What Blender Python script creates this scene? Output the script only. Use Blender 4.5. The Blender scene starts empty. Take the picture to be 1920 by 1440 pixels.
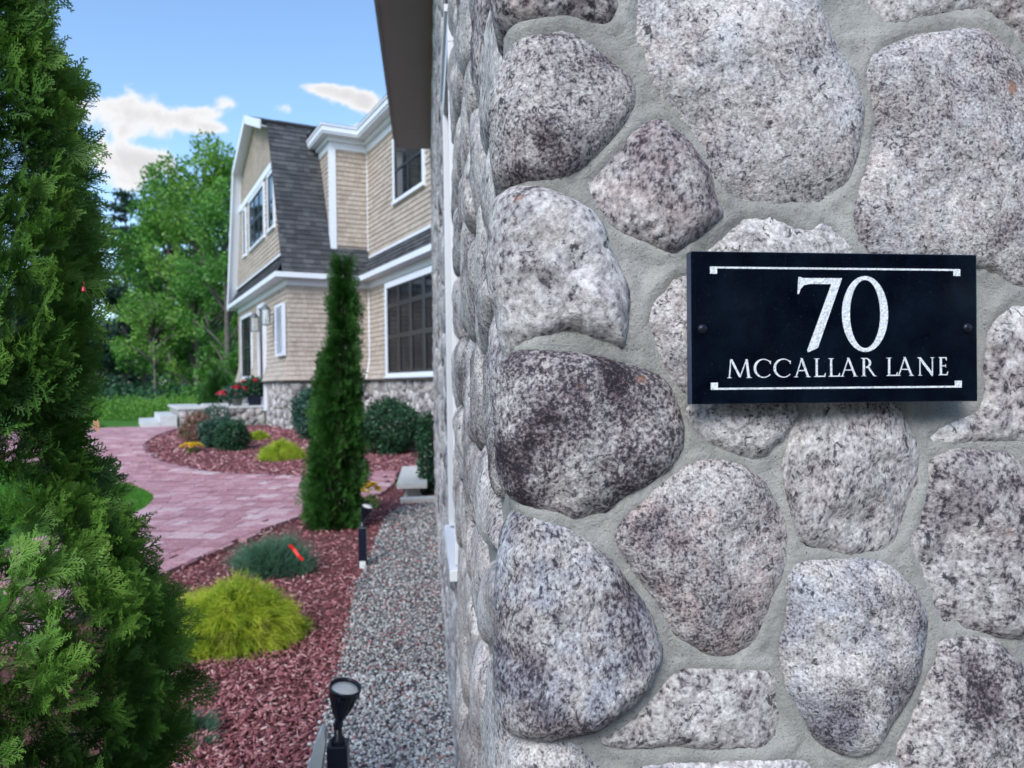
import bpy, math, random
import numpy as np
from mathutils import Vector, Matrix, kdtree
from mathutils.geometry import delaunay_2d_cdt

S = bpy.context.scene
COL = S.collection
R = math.radians
rng = np.random.default_rng(7)
random.seed(7)

# ------------------------------------------------------------------ camera
F_PX = 1380.0
EYE = 1.5
ROLL = R(0.8)
PITCH = R(0.2)
cf = Vector((0, math.cos(PITCH), -math.sin(PITCH)))
cu0 = Vector((0, math.sin(PITCH), math.cos(PITCH)))
cr0 = Vector((1, 0, 0))
cu = cu0 * math.cos(ROLL) + cr0 * math.sin(ROLL)
cr = cr0 * math.cos(ROLL) - cu0 * math.sin(ROLL)
CAM = Vector((0, 0, EYE))
cd = bpy.data.cameras.new('camera')
cam = bpy.data.objects.new('camera', cd)
COL.objects.link(cam)
cam.matrix_world = Matrix(((cr.x, cu.x, -cf.x, CAM.x), (cr.y, cu.y, -cf.y, CAM.y), (cr.z, cu.z, -cf.z, CAM.z), (0, 0, 0, 1)))
cd.sensor_fit = 'HORIZONTAL'
cd.sensor_width = 36.0
cd.lens = 36.0 * F_PX / 1920.0
cd.clip_start = 0.02
cd.clip_end = 2000
cd.dof.use_dof = True
cd.dof.focus_distance = 0.94
# pupil of about 3.4 mm, a phone's soft background
cd.dof.aperture_fstop = (cd.lens / 1000.0) / 0.0034
S.camera = cam

def ray(px, py):
    return (cf * F_PX + cr * (px - 960) + cu * (720 - py)) / F_PX

def at_depth(px, py, D):
    r = ray(px, py)
    return CAM + r * (D / r.y)

# ------------------------------------------------------------------ world
SUN_EL, SUN_AZ = R(38), R(200)
SKY_K = 0.125
w = bpy.data.worlds.new('World')
S.world = w
w.use_nodes = True
nt = w.node_tree
nt.nodes.clear()
def N(t, kind, **kw):
    n = t.nodes.new(kind)
    for k, v in kw.items():
        setattr(n, k, v)
    return n
def mathn(t, op, a, b=None, c=None, clamp=False):
    n = N(t, 'ShaderNodeMath', operation=op, use_clamp=clamp)
    for i, v in enumerate((a, b, c)):
        if v is None:
            continue
        if isinstance(v, (int, float)):
            n.inputs[i].default_value = v
        else:
            t.links.new(v, n.inputs[i])
    return n.outputs[0]
def vmath(t, op, a, b=None):
    n = N(t, 'ShaderNodeVectorMath', operation=op)
    for i, v in enumerate((a, b)):
        if v is None:
            continue
        if isinstance(v, (tuple, list)):
            n.inputs[i].default_value = v
        else:
            t.links.new(v, n.inputs[i])
    return n.outputs['Value'] if op in ('DOT_PRODUCT', 'LENGTH', 'DISTANCE') else n.outputs[0]
def mixc(t, fac, a, b, blend='MIX'):
    n = N(t, 'ShaderNodeMix', data_type='RGBA', blend_type=blend, clamp_factor=True)
    for sock, v in ((n.inputs[0], fac), (n.inputs[6], a), (n.inputs[7], b)):
        if isinstance(v, (int, float)):
            sock.default_value = v
        elif isinstance(v, (tuple, list)):
            sock.default_value = (v[0], v[1], v[2], 1)
        else:
            t.links.new(v, sock)
    return n.outputs[2]
def noise(t, vec, scale, detail=3, rough=0.5, dist=0.0):
    n = N(t, 'ShaderNodeTexNoise')
    n.inputs['Scale'].default_value = scale
    n.inputs['Detail'].default_value = detail
    n.inputs['Roughness'].default_value = rough
    n.inputs['Distortion'].default_value = dist
    if vec is not None:
        t.links.new(vec, n.inputs['Vector'])
    return n.outputs['Fac']
def ramp(t, fac, stops, interp='LINEAR'):
    n = N(t, 'ShaderNodeValToRGB')
    n.color_ramp.interpolation = interp
    el = n.color_ramp.elements
    while len(el) < len(stops):
        el.new(0.5)
    for e, (p, c) in zip(el, stops):
        e.position = p
        if isinstance(c, (int, float)):
            c = (c, c, c)
        e.color = (c[0], c[1], c[2], 1)
    t.links.new(fac, n.inputs[0])
    return n.outputs[0]
def smooth(t, v, a, b, lo=0.0, hi=1.0):
    n = N(t, 'ShaderNodeMapRange', interpolation_type='SMOOTHSTEP')
    t.links.new(v, n.inputs[0])
    for i, x in enumerate((a, b, lo, hi)):
        n.inputs[i + 1].default_value = x
    return n.outputs[0]

sky = N(nt, 'ShaderNodeTexSky', sky_type='NISHITA')
sky.sun_disc = False
sky.sun_elevation = SUN_EL
sky.sun_rotation = SUN_AZ
sky.altitude = 100
sky.air_density = 1.0
sky.dust_density = 1.0
sky.ozone_density = 1.6
tc = N(nt, 'ShaderNodeTexCoord')
dirv = vmath(nt, 'NORMALIZE', tc.outputs['Generated'])
# clouds: drifting noise everywhere plus the few banks seen low in the north
den = noise(nt, dirv, 3.1, 7, 0.62, 0.25)
fine = noise(nt, dirv, 21.0, 6, 0.62, 0.35)
dens = mathn(nt, 'ADD', mathn(nt, 'MULTIPLY', den, 0.40), mathn(nt, 'MULTIPLY', fine, 0.62))
banks = [  # px, py, half width, half height, weight
    (225, 210, 76, 28, .29), (318, 222, 40, 20, .27), (428, 194, 21, 13, .31), (393, 213, 22, 9, .26), (400, 239, 25, 9, .26), (262, 252, 34, 8, .10),
    (225, 296, 70, 22, .29), (285, 290, 30, 14, .18), (60, 180, 60, 50, .12), (535, 203, 20, 15, .30),
    (605, 165, 40, 10, .28), (655, 182, 40, 12, .26), (705, 200, 44, 16, .20), (680, 238, 34, 7, .26), (280, 352, 110, 30, .17), (730, 162, 12, 9, .18)]
bsum = None
for (bx, by, hw_, hh_, wt) in banks:
    d0 = ray(bx, by).normalized()
    ex = Vector((d0.y, -d0.x, 0)).normalized()
    ez = ex.cross(d0).normalized()
    if ez.z < 0:
        ez = -ez
    a = mathn(nt, 'DIVIDE', vmath(nt, 'DOT_PRODUCT', dirv, tuple(ex)), hw_ / F_PX)
    b = mathn(nt, 'DIVIDE', vmath(nt, 'DOT_PRODUCT', vmath(nt, 'SUBTRACT', dirv, tuple(d0)), tuple(ez)), hh_ / F_PX)
    r2 = mathn(nt, 'ADD', mathn(nt, 'MULTIPLY', a, a), mathn(nt, 'MULTIPLY', b, b))
    front = mathn(nt, 'GREATER_THAN', vmath(nt, 'DOT_PRODUCT', dirv, tuple(d0)), 0.5)
    g = mathn(nt, 'MULTIPLY', mathn(nt, 'MULTIPLY', mathn(nt, 'EXPONENT', mathn(nt, 'MULTIPLY', r2, -0.7)), wt), front)
    bsum = g if bsum is None else mathn(nt, 'ADD', bsum, g)
total = mathn(nt, 'ADD', dens, bsum)
cmask = smooth(nt, total, 0.675, 0.82)
core = smooth(nt, total, 0.76, 0.98)
cloudc = mixc(nt, core, (3.7, 3.7, 3.75), (2.9, 2.88, 3.0))
blue = N(nt, 'ShaderNodeMixRGB', blend_type='MULTIPLY')
blue.inputs[0].default_value = 1.0
blue.inputs[2].default_value = (0.89, 0.99, 1.05, 1)
nt.links.new(sky.outputs[0], blue.inputs[1])
skyc = mixc(nt, cmask, blue.outputs[0], cloudc)
bg = N(nt, 'ShaderNodeBackground')
bg.inputs[1].default_value = SKY_K
nt.links.new(skyc, bg.inputs[0])
wo = N(nt, 'ShaderNodeOutputWorld')
nt.links.new(bg.outputs[0], wo.inputs[0])

sl = bpy.data.lights.new('sun', 'SUN')
sl.energy = 1.4
sl.angle = R(28)
sl.color = (1.0, 0.975, 0.95)
sun = bpy.data.objects.new('sun', sl)
COL.objects.link(sun)
sd = Vector((math.sin(SUN_AZ) * math.cos(SUN_EL), math.cos(SUN_AZ) * math.cos(SUN_EL), math.sin(SUN_EL)))
sun.rotation_euler = sd.to_track_quat('Z', 'Y').to_euler()
sun.location = (0, -6, 12)

S.view_settings.view_transform = 'Standard'
S.view_settings.look = 'None'
S.view_settings.gamma = 1
S.view_settings.use_curve_mapping = False
S.view_settings.exposure = 1.08

# ------------------------------------------------------------------ helpers
def terrain(x, y):
    t = np.clip((np.asarray(y, float) - 8.5) / 9.0, 0, 1)
    return 0.32 * t * t * (3 - 2 * t)

def G(px, py, dz=0.0):
    """ground point under a viewing direction"""
    r = ray(px, py)
    t = 1.5 / max(-r.z, 1e-4)
    for _ in range(12):
        p = CAM + r * t
        t = (EYE - float(terrain(p.x, p.y)) - dz) / max(-r.z, 1e-4)
    p = CAM + r * t
    return Vector((p.x, p.y, float(terrain(p.x, p.y)) + dz))

def mesh(name, V, Fc, mat=None, smooth=False, attr=None):
    me = bpy.data.meshes.new(name)
    V = np.asarray(V, dtype=np.float32)
    if isinstance(Fc, np.ndarray):
        k = Fc.shape[1]
        me.vertices.add(len(V))
        me.vertices.foreach_set('co', V.ravel())
        me.loops.add(Fc.size)
        me.loops.foreach_set('vertex_index', Fc.astype(np.int32).ravel())
        me.polygons.add(len(Fc))
        me.polygons.foreach_set('loop_start', np.arange(len(Fc), dtype=np.int32) * k)
        me.polygons.foreach_set('loop_total', np.full(len(Fc), k, dtype=np.int32))
        me.update(calc_edges=True)
    else:
        me.from_pydata([tuple(v) for v in V.tolist()], [], Fc)
        me.update()
    if smooth:
        me.polygons.foreach_set('use_smooth', np.ones(len(me.polygons), dtype=bool))
    if attr is not None:
        for an, av in attr.items():
            at = me.attributes.new(an, 'FLOAT', 'POINT')
            at.data.foreach_set('value', np.asarray(av, dtype=np.float32))
    if mat:
        me.materials.append(mat)
    return me

def put(name, me, parent=None, loc=None, rotz=None):
    o = bpy.data.objects.new(name, me)
    COL.objects.link(o)
    if parent is not None:
        o.parent = parent
    if loc is not None:
        o.location = loc
    if rotz is not None:
        o.rotation_euler = (0, 0, rotz)
    return o

def obj(name, V, Fc, mat=None, parent=None, smooth=False, attr=None, loc=None, rotz=None):
    return put(name, mesh(name, V, Fc, mat, smooth, attr), parent, loc, rotz)

def thing(name, label, cat, loc=(0, 0, 0), rotz=0.0, group=None):
    o = put(name, None, None, loc, rotz)
    tag(o, label, cat, group)
    return o

def tag(o, label, cat, group=None):
    o['label'] = label
    o['category'] = cat
    if group:
        o['group'] = group
    return o

def structure(o):
    o['kind'] = 'structure'
    return o

def stuff(o):
    o['kind'] = 'stuff'
    return o

def dup(root, loc, label, rotz=0.0, scale=1.0):
    r = root.copy()
    COL.objects.link(r)
    r.location = loc
    r.rotation_euler = (0, 0, rotz)
    r.scale = (scale,) * 3 if isinstance(scale, (int, float)) else scale
    r['label'] = label
    for ch in list(root.children):
        c = ch.copy()
        COL.objects.link(c)
        c.parent = r
        for g in list(ch.children):
            d = g.copy()
            COL.objects.link(d)
            d.parent = c
    return r

class MB:
    """collects shapes for ONE mesh"""
    def __init__(s):
        s.V = []
        s.F = []
    def add(s, V, Fc):
        n = len(s.V)
        s.V += [tuple(v) for v in V]
        s.F += [tuple(i + n for i in f) for f in Fc]
        return s
    def box(s, x0, x1, y0, y1, z0, z1, M=None):
        V = [Vector((x, y, z)) for z in (z0, z1) for y in (y0, y1) for x in (x0, x1)]
        if M is not None:
            V = [M @ v for v in V]
        return s.add(V, [(0, 2, 3, 1), (4, 5, 7, 6), (0, 1, 5, 4), (2, 6, 7, 3), (0, 4, 6, 2), (1, 3, 7, 5)])
    def tube(s, pts, rad, n=8, cap=True):
        pts = [Vector(p) for p in pts]
        if isinstance(rad, (int, float)):
            rad = [rad] * len(pts)
        base = len(s.V)
        up = None
        for i, p in enumerate(pts):
            d = (pts[min(i + 1, len(pts) - 1)] - pts[max(i - 1, 0)]).normalized()
            if up is None:
                up = Vector((0, 0, 1)) if abs(d.z) < .9 else Vector((1, 0, 0))
            a = d.cross(up).normalized()
            up = a.cross(d).normalized()
            for k in range(n):
                t = 2 * math.pi * k / n
                s.V.append(tuple(p + (a * math.cos(t) + up * math.sin(t)) * rad[i]))
        for i in range(len(pts) - 1):
            for k in range(n):
                a0 = base + i * n + k
                a1 = base + i * n + (k + 1) % n
                s.F.append((a0, a1, a1 + n, a0 + n))
        if cap:
            s.F.append(tuple(base + k for k in range(n))[::-1])
            s.F.append(tuple(base + (len(pts) - 1) * n + k for k in range(n)))
        return s
    def lathe(s, prof, n=24, c=(0, 0, 0), M=None):
        base = len(s.V)
        for (r, z) in prof:
            for k in range(n):
                t = 2 * math.pi * k / n
                v = Vector((c[0] + r * math.cos(t), c[1] + r * math.sin(t), c[2] + z))
                s.V.append(tuple(M @ v) if M is not None else tuple(v))
        for i in range(len(prof) - 1):
            for k in range(n):
                a0 = base + i * n + k
                a1 = base + i * n + (k + 1) % n
                s.F.append((a0, a1, a1 + n, a0 + n))
        return s
    def prism(s, poly, h0, h1, f=lambda x, y, z: (x, y, z)):
        """poly (x,y) list extruded h0..h1 along third axis"""
        n = len(poly)
        V = [f(x, y, h0) for x, y in poly] + [f(x, y, h1) for x, y in poly]
        Fc = [tuple(range(n))[::-1], tuple(range(n, 2 * n))] + [(i, (i + 1) % n, n + (i + 1) % n, n + i) for i in range(n)]
        return s.add(V, Fc)
    def out(s, name, mat, parent=None, smooth=False, loc=None, bevel=0.0):
        me = mesh(name, s.V, s.F, mat, False)
        o = put(name, me, parent, loc)
        if smooth:
            me.polygons.foreach_set('use_smooth', np.ones(len(me.polygons), dtype=bool))
        if bevel:
            m = o.modifiers.new('bevel', 'BEVEL')
            m.width = bevel
            m.segments = 2
            m.limit_method = 'ANGLE'
            m.angle_limit = R(40)
        return o

# value noise
def _h(ix, iy, iz, s):
    n = (ix * 374761393 + iy * 668265263 + iz * 2147483647 + s * 1274126177) & 0xffffffff
    n = ((n ^ (n >> 13)) * 1274126177) & 0xffffffff
    return ((n ^ (n >> 16)) & 0xffff) / 65535.0
def vnoise(P, scale, seed=0):
    P = np.asarray(P, float) * scale + 1000.0
    i = np.floor(P).astype(np.int64)
    f = P - i
    f = f * f * (3 - 2 * f)
    x, y, z = i[..., 0], i[..., 1], i[..., 2]
    fx, fy, fz = f[..., 0], f[..., 1], f[..., 2]
    def c(a, b, d):
        return _h(x + a, y + b, z + d, seed)
    x00 = c(0, 0, 0) * (1 - fx) + c(1, 0, 0) * fx
    x10 = c(0, 1, 0) * (1 - fx) + c(1, 1, 0) * fx
    x01 = c(0, 0, 1) * (1 - fx) + c(1, 0, 1) * fx
    x11 = c(0, 1, 1) * (1 - fx) + c(1, 1, 1) * fx
    return (x00 * (1 - fy) + x10 * fy) * (1 - fz) + (x01 * (1 - fy) + x11 * fy) * fz
def fbm(P, scale, seed=0, oct=4, g=0.5):
    a, s, t = 1.0, 0.0, 0.0
    for k in range(oct):
        s = s + a * vnoise(P, scale * 2 ** k, seed + k * 17)
        t += a
        a *= g
    return s / t - 0.5

# ------------------------------------------------------------------ materials
def material(name):
    m = bpy.data.materials.new(name)
    m.use_nodes = True
    t = m.node_tree
    b = t.nodes['Principled BSDF']
    return m, t, b
def setb(t, b, **kw):
    for k, v in kw.items():
        s = b.inputs[{'col': 'Base Color', 'rough': 'Roughness', 'metal': 'Metallic', 'spec': 'Specular IOR Level', 'coat': 'Coat Weight', 'trans': 'Transmission Weight', 'sheen': 'Sheen Weight'}[k]]
        if isinstance(v, (int, float)):
            s.default_value = v
        elif isinstance(v, (tuple, list)):
            s.default_value = (v[0], v[1], v[2], 1)
        else:
            t.links.new(v, s)
def bump(t, b, h, strength=0.5, dist=0.002, prev=None):
    n = N(t, 'ShaderNodeBump')
    n.inputs['Strength'].default_value = strength
    n.inputs['Distance'].default_value = dist
    t.links.new(h, n.inputs['Height'])
    if prev is not None:
        t.links.new(prev, n.inputs['Normal'])
    t.links.new(n.outputs[0], b.inputs['Normal'])
    return n.outputs[0]
def ocoord(t, rnd=True, k=37.0):
    c = N(t, 'ShaderNodeTexCoord').outputs['Object']
    if rnd:
        oi = N(t, 'ShaderNodeObjectInfo').outputs['Random']
        cmb = N(t, 'ShaderNodeCombineXYZ')
        for i, m_ in enumerate((k, k * 1.7, k * .6)):
            t.links.new(mathn(t, 'MULTIPLY', oi, m_), cmb.inputs[i])
        c = vmath(t, 'ADD', c, cmb.outputs[0])
    return c
def wpos(t):
    return N(t, 'ShaderNodeNewGeometry').outputs['Position']
def plain(name, col, rough=0.6, var=0.08, scale=8.0, bumps=0.0, bscale=200, metal=0.0, spec=0.5):
    m, t, b = material(name)
    c = ocoord(t)
    n = noise(t, c, scale, 5, 0.6)
    lo = tuple(x * (1 - var) for x in col)
    hi = tuple(min(1, x * (1 + var)) for x in col)
    setb(t, b, col=ramp(t, n, [(0.3, lo), (0.7, hi)]), rough=rough, metal=metal, spec=spec)
    if bumps:
        bump(t, b, noise(t, c, bscale, 3), bumps, 0.002)
    return m
def attrn(t, name, kind='GEOMETRY'):
    n = N(t, 'ShaderNodeAttribute', attribute_type=kind, attribute_name=name)
    return n.outputs['Fac']

def granite(name, fine=1.0, per_object=True):
    """speckled fieldstone: pale feldspar, dark mica, broad stains; tone per stone"""
    m, t, b = material(name)
    if per_object:
        c = ocoord(t, True, 61.0)
        tone = attrn(t, 'tone', 'OBJECT')
        pink = attrn(t, 'pink', 'OBJECT')
        blueish = attrn(t, 'blue', 'OBJECT')
        streak = attrn(t, 'streak', 'OBJECT')
    else:
        c = N(t, 'ShaderNodeTexCoord').outputs['Object']
        tone = attrn(t, 'tone')
        pink = attrn(t, 'pink')
        blueish = attrn(t, 'blue')
        streak = attrn(t, 'streak')
    if per_object:
        gs_ = N(t, 'ShaderNodeVectorMath', operation='SCALE')
        t.links.new(c, gs_.inputs[0])
        t.links.new(mathn(t, 'ADD', mathn(t, 'MULTIPLY', mathn(t, 'FRACT', mathn(t, 'MULTIPLY', N(t, 'ShaderNodeObjectInfo').outputs['Random'], 71.3)), .85), .62), gs_.inputs['Scale'])
        cg = gs_.outputs[0]
    else:
        cg = c
    # stretched coordinates for gneissic stones
    mp = N(t, 'ShaderNodeMapping')
    mp.inputs['Rotation'].default_value = (0.3, 0.9, 0.5)
    mp.inputs['Scale'].default_value = (1.0, 1.0, 0.5)
    t.links.new(cg, mp.inputs['Vector'])
    mx = N(t, 'ShaderNodeMix', data_type='VECTOR')
    t.links.new(streak, mx.inputs[0])
    t.links.new(cg, mx.inputs[4])
    t.links.new(mp.outputs[0], mx.inputs[5])
    cc = mx.outputs[1]
    grain = noise(t, cc, 250 * fine, 3, 0.65)
    mid = noise(t, cc, 105 * fine, 4, 0.7)
    fleck = noise(t, cc, 85 * fine, 5, 0.75, 0.6)
    blot = noise(t, c, 10, 6, 0.64, 0.5)
    blot2 = noise(t, c, 23, 5, 0.7)
    # flecks gather where the stains are
    v = mathn(t, 'ADD', mathn(t, 'MULTIPLY', grain, 0.55), mathn(t, 'MULTIPLY', mid, 0.45))
    v = mathn(t, 'ADD', v, mathn(t, 'MULTIPLY', mathn(t, 'SUBTRACT', blot, 0.5), -0.42))
    v = mathn(t, 'SUBTRACT', v, mathn(t, 'MULTIPLY', tone, 0.075))
    base = ramp(t, v, [(0.33, (.04, .034, .042)), (0.385, (.14, .120, .132)), (0.435, (.30, .28, .277)), (0.51, (.465, .442, .43)), (0.62, (.72, .70, .675))])
    pinkc = mixc(t, mathn(t, 'MULTIPLY', smooth(t, blot2, 0.42, 0.68), pink), base, mixc(t, 1.0, base, (1.0, .85, .84), 'MULTIPLY'))
    stain = smooth(t, mathn(t, 'ADD', mathn(t, 'MULTIPLY', blot, 0.7), mathn(t, 'MULTIPLY', mid, 0.3)), 0.50, 0.64)
    st = mixc(t, mathn(t, 'MULTIPLY', stain, mathn(t, 'MULTIPLY', mathn(t, 'ADD', tone, 0.30), 0.85)), pinkc, mixc(t, 1.0, pinkc, (.44, .365, .41), 'MULTIPLY'))
    bl = mixc(t, mathn(t, 'MULTIPLY', smooth(t, noise(t, c, 17, 4, .6), 0.46, 0.62), blueish), st, mixc(t, 1.0, st, (.76, .84, .98), 'MULTIPLY'))
    fl = smooth(t, fleck, 0.43, 0.37)
    col = mixc(t, mathn(t, 'MULTIPLY', fl, 0.88), bl, (.028, .029, .036))
    # rare rust
    rust = smooth(t, noise(t, c, 19, 3, .5), 0.70, 0.76)
    col = mixc(t, mathn(t, 'MULTIPLY', rust, 0.6), col, (.26, .11, .05))
    setb(t, b, col=col, rough=0.86, spec=0.35)
    hh = mathn(t, 'ADD', mathn(t, 'MULTIPLY', grain, 0.35), mathn(t, 'ADD', mathn(t, 'MULTIPLY', mid, 0.8), mathn(t, 'MULTIPLY', noise(t, cc, 45, 5, .7), 1.4)))
    bump(t, b, hh, 0.75, 0.0035)
    return m
M_GRAN = granite('fieldstone_granite')
M_GRANF = granite('fieldstone_granite_far', 0.5, False)
m, t, b = material('mortar')
c = wpos(t)
n1 = noise(t, c, 9, 7, .7)
n2 = noise(t, c, 420, 3, .7)
mc = ramp(t, n1, [(0.3, (.25, .25, .235)), (0.5, (.36, .36, .335)), (0.68, (.48, .475, .445))])
mc = mixc(t, smooth(t, n2, 0.40, 0.33), mc, (.12, .125, .125))
setb(t, b, col=mc, rough=0.95, spec=0.2)
bump(t, b, mathn(t, 'ADD', noise(t, c, 300, 4, .75), mathn(t, 'MULTIPLY', noise(t, c, 38, 5, .62, .15), 2.2)), .8, 0.0032)
M_MORT = m
M_WHITE = plain('white_trim_paint', (.74, .76, .80), 0.5, 0.04, 3.0)
M_BLACK = plain('black_window_sash', (.012, .014, .018), 0.35, 0.2, 5.0)
m, t, b = material('window_glass')
c = ocoord(t)
setb(t, b, col=ramp(t, noise(t, c, 1.3, 3), [(0.4, (.008, .011, .014)), (0.65, (.035, .036, .034))]), rough=0.04, spec=0.4)
M_GLASS = m
M_SOFFIT = plain('brown_soffit_metal', (.235, .215, .212), 0.45, 0.05, 2.0)
M_FASCIA = plain('dark_drip_edge', (.035, .037, .04), 0.5, 0.1, 2.0)

# ------------------------------------------------------------------ near stone building
WALL_ROT = math.atan(160 / 1380.0)
eu = Vector((math.cos(WALL_ROT), math.sin(WALL_ROT), 0))
ein = Vector((-math.sin(WALL_ROT), math.cos(WALL_ROT), 0))
Pw = at_depth(1560, 614, 0.825)
def wall_hit(px, py, h=0.0):
    r = ray(px, py)
    tt = ((Pw - ein * h - CAM).dot(ein)) / r.dot(ein)
    return CAM + r * tt
O = wall_hit(1027, 700)
O.z = 0
def uv(px, py, h=0.012):
    p = wall_hit(px, py, h) - O
    return (p.dot(eu), p.z)
RC = 0.028            # corner radius
QC = math.pi / 2 * RC
def bend(U, V, Hh):
    U = np.asarray(U, float); Hh = np.asarray(Hh, float); V = np.asarray(V, float)
    U, V, Hh = np.broadcast_arrays(U, V, Hh)
    Hh = Hh * np.where(Hh > 0, np.interp(U, [-.09, .02], [.62, 1.0]), 1.0)
    th = np.clip(-U / RC, 0, math.pi / 2)
    x = np.where(U >= 0, U, -(RC + Hh) * np.sin(th))
    y = np.where(U >= 0, -Hh, RC - (RC + Hh) * np.cos(th))
    y = np.where(U < -QC, RC + (-U - QC), y)
    return np.stack([x, y, V], -1)

SIDE_LEN = 8.0
WALL_H = 4.17
building = thing('stone_building', 'near building faced with large rounded granite fieldstones, white framed side window and brown eave', 'building', (O.x, O.y, 0), WALL_ROT)

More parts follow.
